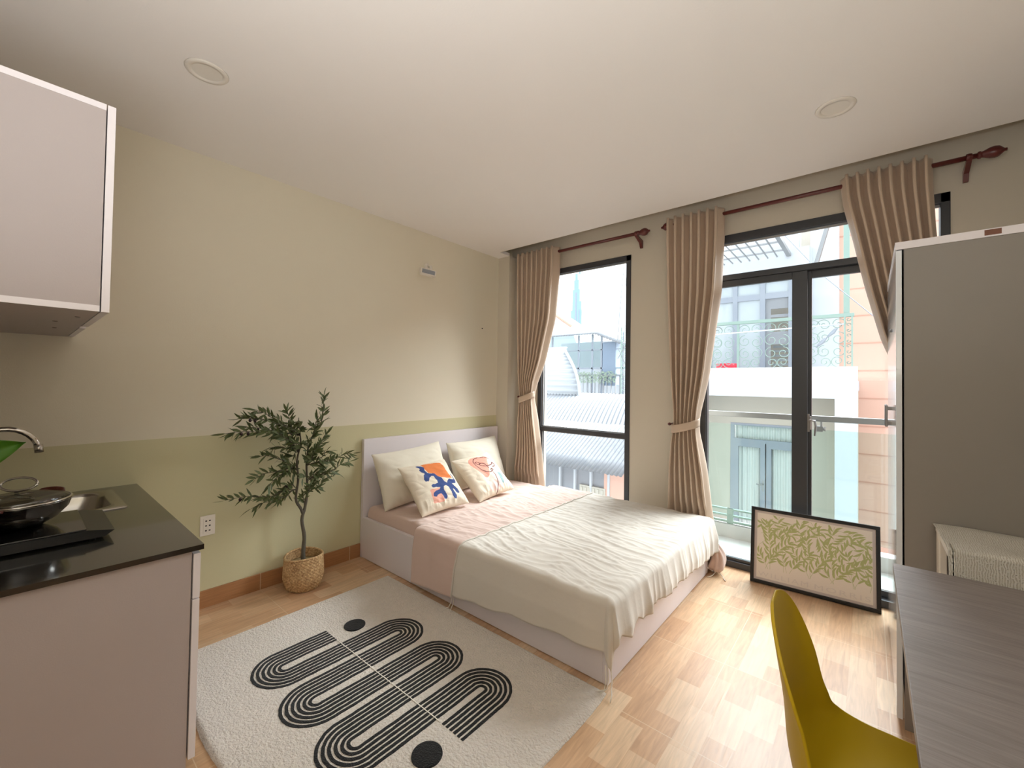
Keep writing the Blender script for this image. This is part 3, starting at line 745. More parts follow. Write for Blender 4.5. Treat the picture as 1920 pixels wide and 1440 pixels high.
# ------------------------------------------------------------------ curtains, rods
RY = .10; RZ = 2.612
def rod(xa, xb, lab, brackets):
    t = thing('curtain_rod', lab, 'curtain rod', (0, 0, 0), group='red-brown curtain rods')
    obj('pole', T([(xa + .05, RY, RZ), (xb - .05, RY, RZ)], .0135, 16), MT['redwood'], t, True)
    for x, sg in ((xa, -1), (xb, 1)):
        bm = bmesh.new(); pr = [(.0, .060), (.0085, .058), (.0085, .050), (.014, .044), (.027, .030), (.031, .014), (.028, -.004), (.018, -.026), (.016, -.034), (.020, -.038), (.020, -.044), (.015, -.050)]
        lathe(bm, [(r, h * sg) for r, h in pr], (x, RY, RZ), 24, axis='x'); obj('finial', bm, MT['redwood'], t, True)
    for x in brackets:
        bm = bmesh.new(); prism(bm, [(RY - .015, RZ - .008), (RY + .02, RZ - .012), (YW, RZ - .030), (YW, RZ - .095), (YW - .018, RZ - .095), (YW - .035, RZ - .055), (RY - .005, RZ - .022)], x - .011, x + .011, 'yz')
        lathe(bm, [(.019, -.011), (.021, 0), (.019, .011)], (x, RY, RZ), 20, axis='x'); obj('bracket', bm, MT['redwood'], t)
    return t
rod(.232, 1.535, 'short red-brown curtain rod over the tall window', (.29, 1.475))
rod(1.748, 3.475, 'long red-brown curtain rod over the balcony door', (1.82, 3.395))
def curtain(lab, keys, zt, folds, ztie, hookside, amp=.034, band_r=None, tiebk=True, zbot=.012, y0=RY - .030, shade=0):
    """keys: list of (z, xl, xr) from top to bottom"""
    t = thing('curtain', lab, 'curtain', (0, 0, 0), group='beige eyelet curtains')
    ks = sorted(keys); zs = [k_[0] for k_ in ks]
    def edge(z, j):
        return pw(z, [(k_[0], k_[j]) for k_ in ks])
    def sm(z, j):   # smoothed
        return (edge(z - .05, j) + 2 * edge(z, j) + edge(z + .05, j)) / 4
    NS = folds * 20; NT_ = 130
    ztop = zt + .042
    def fn(u, v):
        z = lerp(zbot, ztop, v); xl, xr = sm(z, 1), sm(z, 2); w_ = xr - xl
        near = math.exp(-((z - ztie) / .16) ** 2)
        A = amp * (1 - .45 * near)
        if z < ztie: A = lerp(A, amp * .85, min(1, (ztie - z) / .5))
        pitch = w_ / folds
        ph = 2 * pi * folds * u + (.5 * nz(u * 3, z * 1.2, shade) * (1 - v) * 3 if z < ztop - .1 else 0)
        A *= 1 + .25 * nz(u * 7, z * .8, 3 + shade)
        x = xl + w_ * u - .27 * pitch * sin(2 * ph) * (1 - .3 * near)
        y = y0 - .0 + A * cos(ph) - .02 * near * sin(pi * u)
        if z < ztie: y -= .012 * nz(u * 2.2, z * 2, 5)
        if z < .6: y = max(y, lerp(.048, -.02, min(1, max(0, (z - .42) / .18))))
        return (x, min(y, YW - .012), z)
    bm = bmesh.new(); grid(bm, NS, NT_, fn)
    bmesh.ops.recalc_face_normals(bm, faces=bm.faces)
    o = obj('curtain_fabric', bm, MT['cur'], t, True); solid(o, .0025, 0)
    xl, xr = sm(ztie, 1), sm(ztie, 2); cx = (xl + xr) / 2; rx = (xr - xl) / 2 + .012; ry = amp * .9 + .012
    def band(u, v):
        a = 2 * pi * u; z = ztie + .03 * (v - .5) * 2 + hookside * -.03 * cos(a) + .012 * sin(a)
        return (cx + rx * cos(a), y0 - .012 + ry * sin(a), z)
    bm = bmesh.new(); grid(bm, 48, 4, band, closed_u=True); o = obj('tieback', bm, MT['cur'], t, True); solid(o, .004, 0)
    hx = xl - .01 if hookside < 0 else xr + .01
    bm = bmesh.new(); tube(bm, [(hx, y0, ztie), (hx + hookside * .02, y0 + .02, ztie + .002), (hx + hookside * .03, YW, ztie)], .006, 8)
    lathe(bm, [(0, -.018), (.010, -.014), (.012, 0), (.006, .008)], (hx + hookside * .02, y0, ztie + .002), 12, axis='y')
    obj('tieback_hook', bm, MT['redwood'], t, True)
    return t
curtain('beige curtain left of the tall window, tied back beside the bed', [(2.75, .206, .686), (2.45, .207, .690), (1.97, .222, .650), (1.545, .250, .535), (1.35, .262, .455), (1.20, .278, .425), (1.1, .270, .445), (.64, .246, .517), (.29, .185, .562), (0, .17, .58)], RZ, 8, 1.198, -1, amp=.050, shade=1)
curtain('beige curtain between the tall window and the balcony door', [(2.75, 1.735, 2.150), (2.45, 1.738, 2.150), (2.05, 1.752, 2.133), (1.43, 1.785, 2.055), (1.15, 1.81, 2.0), (1.035, 1.812, 1.990), (.93, 1.795, 2.005), (.70, 1.775, 2.048), (.30, 1.765, 2.10), (0, 1.755, 2.13)], RZ, 7, 1.035, -1, amp=.052, shade=5)
curtain('beige curtain at the far right of the balcony door, behind the wardrobe', [(2.75, 2.838, 3.245), (2.5, 2.855, 3.248), (2.294, 2.898, 3.258), (1.952, 2.962, 3.28), (1.622, 3.037, 3.31), (1.2, 3.19, 3.36), (1.05, 3.22, 3.36), (.8, 3.2, 3.38), (0, 3.16, 3.42)], RZ, 8, 1.05, 1, amp=.048, shade=9)

# ------------------------------------------------------------------ kitchen corner
KX = 1.235; KY0 = YB; KYF = -2.806
kc = thing('base_cabinet', 'lilac-grey kitchen base cabinet under the black worktop', 'cabinet', (0, 0, 0))
bm = bmesh.new(); box(bm, KX - .024, KX - .008, KY0 + .01, KYF - .030, 0, .756, .001); obj('side_panel', bm, MT['kitgrey'], kc)
bm = bmesh.new(); box(bm, .002, .018, KY0 + .01, KYF - .030, 0, .756); box(bm, .018, KX - .024, KY0 + .01, KYF - .030, .06, .076); box(bm, .018, KX - .024, KY0 + .01, KY0 + .02, .076, .756); obj('carcass', bm, MT['kitgrey'], kc)
kk = 0
for xa, xb in ((.83, KX - .004), (.42, .826), (.006, .416)):
    obj('drawer_front', B(xa, xb, KYF - .026, KYF - .006, .594, .744, .001), MT['whitedge'], kc)
    obj('cabinet_door', B(xa, xb, KYF - .026, KYF - .006, .06, .590, .001), MT['whitedge'], kc)
bm = bmesh.new(); z1, z0 = .774, .757
sx0, sx1, sy0, sy1 = .10, .49, -3.34, -2.93
for a in ((.0, KX + .006, sy1, KYF + .0), (.0, KX + .006, KY0, sy0), (.0, sx0, sy0, sy1), (sx1, KX + .006, sy0, sy1)):
    box(bm, a[0], a[1], a[2], a[3], z0, z1)
bmesh.ops.remove_doubles(bm, verts=bm.verts, dist=1e-5)
tag(obj('worktop', bm, MT['granite']), 'polished black stone worktop with a cut-out sink', 'worktop')
sk_ = thing('sink', 'small stainless steel sink let into the black worktop', 'sink', (0, 0, 0))
bm = bmesh.new()
def rr(x0, x1, y0, y1, r, z, n=6):
    out = []
    for cx, cy, a0 in ((x1 - r, y1 - r, 0), (x0 + r, y1 - r, 90), (x0 + r, y0 + r, 180), (x1 - r, y0 + r, 270)):
        for i in range(n + 1):
            a = radians(a0 + 90 * i / n); out.append(bm.verts.new((cx + r * cos(a), cy + r * sin(a), z)))
    return out
R1 = rr(.075, .515, -3.365, -2.905, .015, z1 + .001); R2 = rr(.078, .512, -3.362, -2.908, .015, z1 + .006); R3 = rr(.112, .478, -3.325, -2.945, .07, z1 + .005)
R4 = rr(.118, .472, -3.318, -2.951, .075, z1 - .012); R5 = rr(.135, .455, -3.300, -2.968, .08, z1 - .14); R6 = rr(.20, .39, -3.22, -3.04, .06, z1 - .155)
for a, b_ in ((R1, R2), (R2, R3), (R3, R4), (R4, R5), (R5, R6)):
    n = len(a)
    for i in range(n): bm.faces.new((a[i], a[(i + 1) % n], b_[(i + 1) % n], b_[i]))
bm.faces.new(R6); bmesh.ops.recalc_face_normals(bm, faces=bm.faces)
obj('sink_bowl', bm, MT['steel'], sk_, True)
bm = bmesh.new(); lathe(bm, [(0, .003), (.02, .004), (.028, 0)], (.295, -3.13, z1 - .155), 20); obj('drain', bm, MT['chrome'], sk_, True)
fa = thing('faucet', 'chrome swan-neck faucet arching over the sink', 'faucet', (.36, -3.349, z1))
bm = bmesh.new(); arc = [(0, 0, .0), (0, 0, .14), (0, 0, .25)]
for i in range(1, 15):
    a = pi - pi * i / 14 * .94; arc.append((0, .092 + .092 * cos(a), .25 + .100 * sin(a)))
tube(bm, arc, .0105, 16); obj('spout', bm, MT['chrome'], fa, True)
ex, ey, ez = arc[-1]; 
bm = bmesh.new(); tube(bm, [(0, ey - .001, ez + .012), (0, ey + .003, ez - .02)], [.0135, .0135], 16); obj('aerator', bm, MT['steel'], fa, True)
bm = bmesh.new(); lathe(bm, [(.026, 0), (.026, .01), (.016, .02), (.015, .05)], (0, 0, 0), 24); obj('faucet_base', bm, MT['chrome'], fa, True)
bm = bmesh.new(); tube(bm, [(.012, 0, .04), (.05, .0, .05), (.075, .01, .062)], [.008, .006, .005], 10); obj('lever', bm, MT['chrome'], fa, True)
# induction hob
hb = thing('induction_hob', 'black portable induction hob lying on the worktop', 'hob', (0, 0, 0))
bm = bmesh.new(); prism(bm, [(-3.385, .782), (-3.02, .782), (-2.995, .800), (-3.06, .812), (-3.385, .812)], .600, .935, 'yz'); obj('hob_body', bm, MT['black'], hb)
obj('glass_plate', B(.604, .931, -3.38, -3.065, .812, .817, .001), MT['blackglass'], hb)
for x in (.63, .90):
    for y in (-3.35, -3.05):
        bm = bmesh.new(); lathe(bm, [(.012, 0), (.012, .009)], (x, y, z1), 12); obj('rubber_foot', bm, MT['black'], hb)
# wok with glass lid
pn = thing('wok', 'shiny steel wok with a glass lid on the induction hob', 'pan', (.735, -3.215, .818))
bm = bmesh.new(); prof = [(.0, .0), (.060, .0), (.066, .004), (.10, .026), (.128, .060), (.136, .088), (.140, .090), (.133, .0885), (.124, .060), (.095, .03), (.05, .008), (0, .008)]
prof = [(r * .93, h * .94) for r, h in prof]
lathe(bm, prof, (0, 0, 0), 64); obj('pan_body', bm, MT['chrome'], pn, True)
bm = bmesh.new(); lathe(bm, [(.124, .085), (.129, .0885), (.124, .092), (.119, .0895)], (0, 0, 0), 64); obj('lid_rim', bm, MT['chrome'], pn, True)
MT['lidg'] = glass_mat('smoky_lid_glass', (.62, .62, .56, 1), .35)
bm = bmesh.new(); lathe(bm, [(.123, .091), (.10, .101), (.06, .111), (.02, .1165), (0, .117)], (0, 0, 0), 64); obj('glass_lid', bm, MT['lidg'], pn, True)
bm = bmesh.new()
pts = [(.058 * cos(a), .030 * sin(a) * 0 + .0, .150 + .0 + .018 * sin(a)) for a in (0,)]
n = 40; lp = []
for i in range(n + 1):
    a = 2 * pi * i / n; lp.append((.050 * cos(a), .012 * sin(a) - .004, .146 + .020 * sin(a)))
tube(bm, lp, .0042, 8); tube(bm, [(0, -.012, .119), (0, -.012, .128)], .006, 8); bmesh.ops.rotate(bm, verts=bm.verts, cent=(0, 0, .13), matrix=Matrix.Rotation(radians(55), 3, 'Z')); obj('lid_handle', bm, MT['chrome'], pn, True)
for ang, m_ in ((-36, 'brownh'), (148, 'brownh')):
    bm = bmesh.new(); ca, sa = cos(radians(ang)), sin(radians(ang)); hp = []
    for i in range(13):
        q = radians(-62 + 124 * i / 12); rr_ = .122 + .042 * cos(q * 1.35) ; tt_ = .052 * sin(q * 1.1)
        hp.append((rr_ * ca - tt_ * sa, rr_ * sa + tt_ * ca, .078 + .012 * cos(q)))
    tube(bm, hp, [.0045] * 3 + [.009] * 7 + [.0045] * 3, 10); obj('side_handle', bm, MT[m_], pn, True)
# leafy cutting in a bottle at the end of the worktop
pl = thing('leafy_cutting', 'broad bright green leaf of a cutting standing in a dark bottle on the worktop', 'plant', (.93, -3.47, z1))
bm = bmesh.new(); lathe(bm, [(0, 0), (.032, 0), (.034, .01), (.034, .11), (.016, .15), (.012, .19), (.014, .20)], (0, 0, 0), 24); obj('bottle', bm, MT['black'], pl, True)
bm = bmesh.new(); tube(bm, [(0, 0, .1), (.004, .02, .22), (.012, .06, .275)], .0025, 6); obj('stem', bm, MT['plant'], pl, True)
def leaf_fn(u, v):
    a = Vector((.012, .055, .270)); b_ = Vector((.022, .262, .356)); d_ = b_ - a
    wd = .062 * (sin(pi * min(1, (.02 + u) ** .85)) ** .8) * (1 - .25 * u)
    s = Vector((.10, -.38, .92)).normalized(); c = a + d_ * u + Vector((0, 0, .006)) * sin(pi * u)
    return c + s * wd * (v * 2 - 1) + Vector((1, 0, 0)) * .010 * abs(v * 2 - 1)
bm = bmesh.new(); grid(bm, 24, 10, leaf_fn); o = obj('leaf_blade', bm, MT['plant'], pl, True); solid(o, .0008)

# upper cabinet
uc = thing('wall_cabinet', 'lilac-grey kitchen wall cabinet hanging above the hob', 'cabinet', (0, 0, 0))
bm = bmesh.new(); zb, zt_ = 1.530, 2.150; yf = -3.079; x0 = -.0
box(bm, KX - .016, KX, KY0 + .01, yf, zb, zt_ - .0, 0)
obj('side_panel', bm, MT['kitgrey'], uc)
bm = bmesh.new(); box(bm, .004, KX - .016, KY0 + .01, yf, zb, zb + .016); box(bm, .004, KX - .016, KY0 + .01, yf, zt_ - .016, zt_); box(bm, .004, .02, KY0 + .01, yf, zb + .016, zt_ - .016); box(bm, .02, KX - .016, KY0 + .01, KY0 + .02, zb + .016, zt_ - .016)
obj('cabinet_carcass', bm, MT['kitgrey'], uc)
for za in (zt_ - .018, zb): obj('edge_strip', B(KX - .0005, KX + .001, KY0 + .02, yf, za, za + .018), MT['whitedge'], uc)
def dr_(xa, xb, notch):
    bm = bmesh.new(); yy = (yf + .003, yf + .021)
    prism(bm, [(xa, zb - .0), (xa, zt_), (xb, zt_), (xb, zb)], yy[0], yy[1], 'xz'); return bm
obj('cabinet_door', dr_(.655, KX - .0, 0), MT['whitedge'], uc)
obj('cabinet_door', dr_(.006, .575, 0), MT['whitedge'], uc)
bm = bmesh.new(); box(bm, .575, .655, yf + .001, yf + .006, zb + .03, zt_); box(bm, .575, .62, yf + .004, yf + .02, zb + .028, zb + .05)
obj('finger_pull', bm, MT['white'], uc)
for x, y in ((1.02, -3.11), (.80, -3.15), (.50, -3.14)):
    bm = bmesh.new(); lathe(bm, [(0, -.0015), (.006, -.001), (.007, 0)], (x, y, zb), 10); obj('screw_cap', bm, MT['dark'], uc)

# ------------------------------------------------------------------ wardrobe
wd = thing('wardrobe', 'tall grey-sided wardrobe with white gloss doors by the balcony door', 'wardrobe', (0, 0, 0))
WX, WY0, WY1, WH = 3.058, -.950, .0, 1.930
obj('side_panel', B(WX + .024, XR - .03, WY0, WY0 + .016, .0, WH - .030, .0008), MT['greym'], wd)
obj('side_panel', B(WX + .024, XR - .03, WY1 - .016, WY1, .0, WH - .030, .0008), MT['greym'], wd)
obj('top_panel', B(WX - .002, XR - .03, WY0 - .004, WY1 + .002, WH - .030, WH, .001), MT['whitedge'], wd)
obj('back_panel', B(XR - .046, XR - .031, WY0 + .016, WY1 - .016, .0, WH - .03), MT['greym'], wd)
obj('plinth', B(WX + .03, WX + .046, WY0 + .016, WY1 - .016, .0, .06), MT['greym'], wd)
for ya_, yb_, hy in ((WY0, -.478, -.52), (-.474, WY1, -.432)):
    dd = obj('wardrobe_door', B(WX, WX + .018, ya_, yb_, .035, WH - .033, .001), MT['gloss'], wd)
    bm = bmesh.new(); box(bm, WX - .024, WX - .014, hy - .009, hy + .009, 1.155, 1.26, .002); box(bm, WX - .016, WX, hy - .006, hy + .006, 1.165, 1.18); box(bm, WX - .016, WX, hy - .006, hy + .006, 1.235, 1.25)
    obj('door_handle', bm, MT['handle'], dd)
bm = bmesh.new(); lathe(bm, [(0, -.008), (.007, -.006), (.008, 0)], (WX, -.50, 1.62), 14, axis='x'); obj('lock', bm, MT['handle'], wd, True)
obj('brown_patch', B(3.300, 3.342, WY0 - .0055, WY0 - .003, WH - .024, WH - .004), MT['tag'], wd)

# ------------------------------------------------------------------ low table with lace cloth
lt = thing('side_table', 'cream slab-legged side table squeezed between desk and wardrobe', 'table', (0, 0, 0))
obj('table_top', B(3.168, XR - .03, -1.285, -.962, .800, .822, .003), MT['socket'], lt)
obj('table_leg', B(3.170, 3.188, -1.07, -.965, 0, .80, .002), MT['socket'], lt)
obj('table_leg', B(3.60, 3.618, -1.28, -.965, 0, .80, .002), MT['socket'], lt)
obj('table_shelf', B(3.188, 3.60, -1.28, -.965, .30, .318, .002), MT['socket'], lt)
k = NT('ivory_lace'); v_ = k.mapped()
k.b.inputs['Base Color'].default_value = rgb(214, 208, 190); k.b.inputs['Roughness'].default_value = .9
vo = k.n('ShaderNodeTexVoronoi', Scale=26.0); k.l(v_, vo.inputs['Vector'])
v2 = k.n('ShaderNodeTexVoronoi', Scale=150.0); k.l(v_, v2.inputs['Vector'])
wv_ = k.n('ShaderNodeTexWave', Scale=55.0, Distortion=6.0, Detail=2.0); k.l(v_, wv_.inputs['Vector'])
r1 = k.n('ShaderNodeMapRange'); r1.inputs[1].default_value = .42; r1.inputs[2].default_value = .55; k.l(wv_.outputs['Fac'], r1.inputs[0])
r2 = k.n('ShaderNodeMapRange'); r2.inputs[1].default_value = .25; r2.inputs[2].default_value = .45; k.l(v2.outputs['Distance'], r2.inputs[0])
ml = k.n('ShaderNodeMath', _operation='MULTIPLY'); k.l(r1.outputs[0], ml.inputs[0]); k.l(r2.outputs[0], ml.inputs[1])
mx = k.n('ShaderNodeMix', _data_type='RGBA'); mx.inputs[6].default_value = rgb(216, 213, 204); mx.inputs[7].default_value = rgb(194, 188, 174); k.l(ml.outputs[0], mx.inputs[0]); k.l(mx.outputs[2], k.b.inputs['Base Color'])
bp = k.n('ShaderNodeBump', Strength=1.0, Distance=.002); bp.invert = True; k.l(ml.outputs[0], bp.inputs['Height']); k.l(bp.outputs['Normal'], k.b.inputs['Normal'])
MT['lace'] = k.m
def lacef(u, v):
    x = lerp(3.160, XR - .012, u); s = v * .56
    top = .335
    if s < top: y = -.957 - s; z = .8275 + .012 * nz(x * 5, y * 8, 2) * 1.0 + .003
    else:
        e = s - top; r = .02; ph = e / r
        if ph < pi / 2: y = -.957 - top - r * sin(ph); z = .8275 - r * (1 - cos(ph))
        else: y = -.957 - top - r; z = .8275 - r - (e - r * pi / 2)
        z += .003; y += .010 * nz(x * 9, z * 4, 3) * min(1, e / .1) + .002
        y = max(-1.302, min(y, -1.287))
    x += .012 * (v if u < .03 else 0)
    return (x, y, z)
bm = bmesh.new(); grid(bm, 80, 90, lacef)
o = obj('lace_cloth', bm, MT['lace'], None, True); solid(o, .002, 1); tag(o, 'ivory lace cloth draped over the side table', 'cloth')

# ------------------------------------------------------------------ desk
k = NT('grey_oak_laminate'); v_ = k.mapped((1.6, 16, 1))
n1 = k.n('ShaderNodeTexNoise', Scale=3.0, Detail=7.0, Distortion=.8); k.l(v_, n1.inputs['Vector'])
v3 = k.mapped((5, 90, 1)); n2 = k.n('ShaderNodeTexNoise', Scale=3.0, Detail=4.0); k.l(v3, n2.inputs['Vector'])
cr = k.n('ShaderNodeValToRGB'); e = cr.color_ramp.elements; e[0].position = .3; e[0].color = rgb(118, 110, 108); e[1].position = .72; e[1].color = rgb(152, 143, 140)
mm = k.n('ShaderNodeMix', _data_type='FLOAT'); mm.inputs[0].default_value = .45; k.l(n1.outputs['Fac'], mm.inputs[2]); k.l(n2.outputs['Fac'], mm.inputs[3])
k.l(mm.outputs[0], cr.inputs['Fac']); k.l(cr.outputs['Color'], k.b.inputs['Base Color']); k.b.inputs['Roughness'].default_value = .42
MT['desk'] = k.m
dk = thing('desk', 'grey wood-grain desk in the right foreground', 'desk', (0, 0, 0))
obj('desk_top', B(3.036, XR - .004, -2.56, -1.308, .725, .750, .002), MT['desk'], dk)
obj('side_panel', B(3.10, XR - .01, -1.335, -1.317, 0, .725, .001), MT['white'], dk)
obj('side_panel', B(3.10, XR - .01, -2.55, -2.532, 0, .725, .001), MT['white'], dk)
obj('back_panel', B(XR - .03, XR - .014, -2.532, -1.335, .35, .725), MT['white'], dk)

# ------------------------------------------------------------------ chair
ch = thing('shell_chair', 'mustard yellow moulded plastic chair drawn up to the desk', 'chair', (3.070, -2.06, 0), (0, 0, radians(2)))
def chairf(u, v):
    # v 0 front lip .. 1 top of the back ; u -1..1 across ; forward is +x
    C = [(0, (.215, .432)), (.06, (.205, .447)), (.22, (.10, .440)), (.42, (-.07, .430)), (.54, (-.190, .445)), (.62, (-.232, .500)), (.72, (-.238, .590)), (.85, (-.244, .710)), (.95, (-.258, .800)), (1, (-.268, .848))]
    f_ = pw(v, [(a, b_[0]) for a, b_ in C]); z = pw(v, [(a, b_[1]) for a, b_ in C])
    return f_, z
def chs(u, v):
    us = u * 2 - 1
    pts = [chairf(0, max(0, min(1, v + q))) for q in (-.10, -.075, -.05, -.025, 0, .025, .05, .075, .10)]
    if v > .9: pts = [chairf(0, max(0, min(1, v + q * (1 - v) / .1))) for q in (-.1, -.05, 0, .05, .1)]
    f_ = sum(p[0] for p in pts) / len(pts); z = sum(p[1] for p in pts) / len(pts)
    a, b_ = pts[0], pts[-1]; df, dz = b_[0] - a[0], b_[1] - a[1]; n = hypot(df, dz)
    if n < 1e-4: df, dz, n = -.13, 1, 1.0084
    nf, nzz = dz / n, -df / n
    w_ = sum(pw(min(v, .8) + q, [(0, .15), (.05, .20), (.2, .225), (.42, .225), (.56, .208), (.66, .185), (.76, .170), (.9, .165)]) for q in (-.08, -.06, -.04, -.02, 0, .02, .04, .06, .08)) / 9
    if v > .78: w_ *= max(.02, 1 - ((v - .78) / .2201) ** 2.6) ** .5
    curl = pw(v, [(0, .0), (.06, .02), (.2, .045), (.35, .055), (.48, .062), (.58, .065), (.68, .062), (.8, .045), (.9, .022), (1, .0)])
    th = us * radians(78); sy = sin(th) / sin(radians(78)); k_ = curl * (1 - cos(th)) / (1 - cos(radians(78)))
    return (f_ + nf * k_, sy * w_ + .006 * us * abs(us) ** 12, z + nzz * k_)
bm = bmesh.new(); grid(bm, 60, 90, chs); bmesh.ops.recalc_face_normals(bm, faces=bm.faces)
o = obj('seat_shell', bm, MT['yellow'], ch, True); solid(o, .007, 0)
ss_ = o.modifiers.new('soft', 'SUBSURF'); ss_.levels = 1; ss_.render_levels = 1
for sx_, sy_ in ((1, 1), (1, -1), (-1, 1), (-1, -1)):
    obj('leg', T([(.10 * sx_ - .0, .11 * sy_, .40), (.20 * sx_ - .0, .20 * sy_, .0)], [.016, .011], 12), MT['beech'], ch, True)
bm = bmesh.new()
for a, b_ in (((.10, .11, .39), (-.10, .11, .39)), ((.10, -.11, .39), (-.10, -.11, .39)), ((.10, .11, .39), (.10, -.11, .39)), ((-.10, .11, .39), (-.10, -.11, .39)), ((.155, .16, .18), (-.155, -.16, .18)), ((.155, -.16, .18), (-.155, .16, .18))):
    tube(bm, [a, b_], .005, 8)
obj('wire_brace', bm, MT['black'], ch, True)
for a in ((.10, .11), (-.10, .11), (.10, -.11), (-.10, -.11)): obj('shock_mount', T([(a[0], a[1], .38), (a[0] * .9, a[1] * .9, .425)], .012, 8), MT['black'], ch, True)

# ------------------------------------------------------------------ framed print leaning on the door
PW, PH = .700, .500
pf = thing('picture_frame', 'black-framed green leaf print leaning against the balcony door', 'picture')
bx, by, bz = Vector((2.345, .066, .0)), Vector((3.030, .108, .0)), 0
X = (by - bx).normalized(); PW = (by - bx).length
Zl = Vector((-.012, .0, 1)); back = Vector((-X.y, X.x, 0)); Zl = (Vector((0, 0, 1)) + back * .135).normalized(); Yl = Zl.cross(X)
m_ = Matrix((X, Yl, Zl)).transposed().to_4x4(); m_.translation = bx + Vector((0, 0, .002)); pf.matrix_world = m_
fw = .021
bm = bmesh.new()
for a in ((0, PW, 0, fw), (0, PW, PH - fw, PH), (0, fw, fw, PH - fw), (PW - fw, PW, fw, PH - fw)): box(bm, a[0], a[1], -.012, .010, a[2], a[3], .0015)
obj('frame_moulding', bm, MT['frameb'], pf)
obj('mount_board', B(fw, PW - fw, -.002, .006, fw, PH - fw), MT['mount'], pf)
ml_ = .016; ax0, ax1, az0, az1 = fw + ml_, PW - fw - ml_, fw + ml_, PH - fw - ml_
obj('print_sheet', B(ax0, ax1, -.0030, -.0019, az0, az1), MT['paper'], pf)
lfm = bmesh.new(); stm = bmesh.new(); rnd = random.Random(5)
lz0 = az0 + .062
def clipin(x, z): return ax0 + .002 < x < ax1 - .002 and lz0 < z < az1 - .004
def pleaf(x, z, ang, L, wd):
    n = 8; top = []; botm = []
    for i in range(n + 1):
        t = i / n; w_ = wd / 2 * sin(pi * t ** .8) ** .9; bend = .10 * L * sin(pi * t)
        px = x + cos(ang) * L * t - sin(ang) * bend; pz = z + sin(ang) * L * t + cos(ang) * bend
        px = max(ax0 + .001, min(ax1 - .001, px)); pz = max(lz0, min(az1 - .003, pz))
        top.append((px - sin(ang) * w_, pz + cos(ang) * w_)); botm.append((px + sin(ang) * w_, pz - cos(ang) * w_))
    P = top + botm[::-1][1:-1]
    P = [(max(ax0 + .001, min(ax1 - .001, a)), max(lz0, min(az1 - .003, b_))) for a, b_ in P]
    try:
        f_ = lfm.faces.new([lfm.verts.new((a, -.00345 - .00002 * rnd.random(), b_)) for a, b_ in P])
    except ValueError: pass
def pstem(pts):
    for a, b_ in zip(pts, pts[1:]):
        if not (clipin(*a) and clipin(*b_)): continue
        dx, dz = b_[0] - a[0], b_[1] - a[1]; n = hypot(dx, dz) or 1; ox, oz = -dz / n * .0011, dx / n * .0011
        stm.faces.new([stm.verts.new(p) for p in ((a[0] + ox, -.0033, a[1] + oz), (b_[0] + ox, -.0033, b_[1] + oz), (b_[0] - ox, -.0033, b_[1] - oz), (a[0] - ox, -.0033, a[1] - oz))])
used = []
def branch(x, z, ang, L, curl, lev=0):
    n = int(L / .012); pts = [(x, z)]
    for i in range(n):
        ang += curl * .012; x += cos(ang) * .012; z += sin(ang) * .012; pts.append((x, z))
        if i % 2 == 0 and i > 0:
            for sg in (-1, 1):
                la = ang + sg * rnd.uniform(.45, .8); ll = rnd.uniform(.046, .064)
                ex_, ez_ = x + cos(la) * ll * .55, z + sin(la) * ll * .55
                if not clipin(ex_, ez_): continue
                if any(hypot(ex_ - a, ez_ - b_) < .0165 for a, b_ in used): continue
                used.append((ex_, ez_)); pleaf(x + cos(la) * .004, z + sin(la) * .004, la, ll, rnd.uniform(.0105, .0135))
    pstem(pts)
    if clipin(x, z): pleaf(x, z, ang, .04, .010)
for cx in (.10, .21, .33, .44, .55, .65):
    for a0, cu in ((1.9, 2.2), (1.2, -2.6), (1.55, .6)):
        branch(cx + rnd.uniform(-.02, .02), lz0 + .004, a0 + rnd.uniform(-.2, .2), rnd.uniform(.17, .30), cu)
for cx, cz, a0, cu in ((.27, .36, 1.4, -2), (.33, .44, 4.4, 1), (.36, .40, 5.2, -2), (.40, .34, 1.9, 2), (.27, .44, 3.6, 2), (.24, .30, .4, 3), (.44, .36, 1.2, 2), (.57, .44, 3.9, 1), (.12, .42, 5.6, 2), (.05, .25, .9, -4), (.06, .33, .2, 1), (.3, .40, .1, -1), (.38, .30, .6, -2), (.5, .36, .3, -2.5), (.62, .25, 1.2, 1), (.2, .42, 3.4, -1), (.47, .44, -.3, -1), (.66, .42, -2.2, 1), (.16, .30, 1.7, -2)):
    branch(cx, cz, a0, .18, cu)
bmesh.ops.recalc_face_normals(lfm, faces=lfm.faces)
obj('printed_leaves', lfm, MT['leafp'], pf); obj('printed_stems', stm, MT['stemp'], pf)
for word, wx0, wx1 in (('WILLIAM', ax0 + .012, (ax0 + ax1) / 2 - .012), ('MORRIS', (ax0 + ax1) / 2 + .018, ax1 - .012)):
    cu_ = bpy.data.curves.new('lettering', 'FONT'); cu_.body = word; cu_.size = .056; cu_.space_character = 1.25; cu_.align_x = 'CENTER'
    to_ = bpy.data.objects.new('lettering', cu_); COL.objects.link(to_)
    dg = bpy.context.evaluated_depsgraph_get(); tm = bpy.data.meshes.new_from_object(to_.evaluated_get(dg)); bpy.data.objects.remove(to_)
    tm.materials.clear(); tm.materials.append(MT['faint']); le = bpy.data.objects.new('printed_word', tm); COL.objects.link(le); le.parent = pf
    xs_ = [v.co.x for v in tm.vertices]; sc_ = (wx1 - wx0) / (max(xs_) - min(xs_))
    le.matrix_local = Matrix.Translation(((wx0 + wx1) / 2, -.0034, az0 + .012)) @ Matrix.Rotation(radians(90), 4, 'X') @ Matrix.Diagonal((sc_, .75, 1, 1))

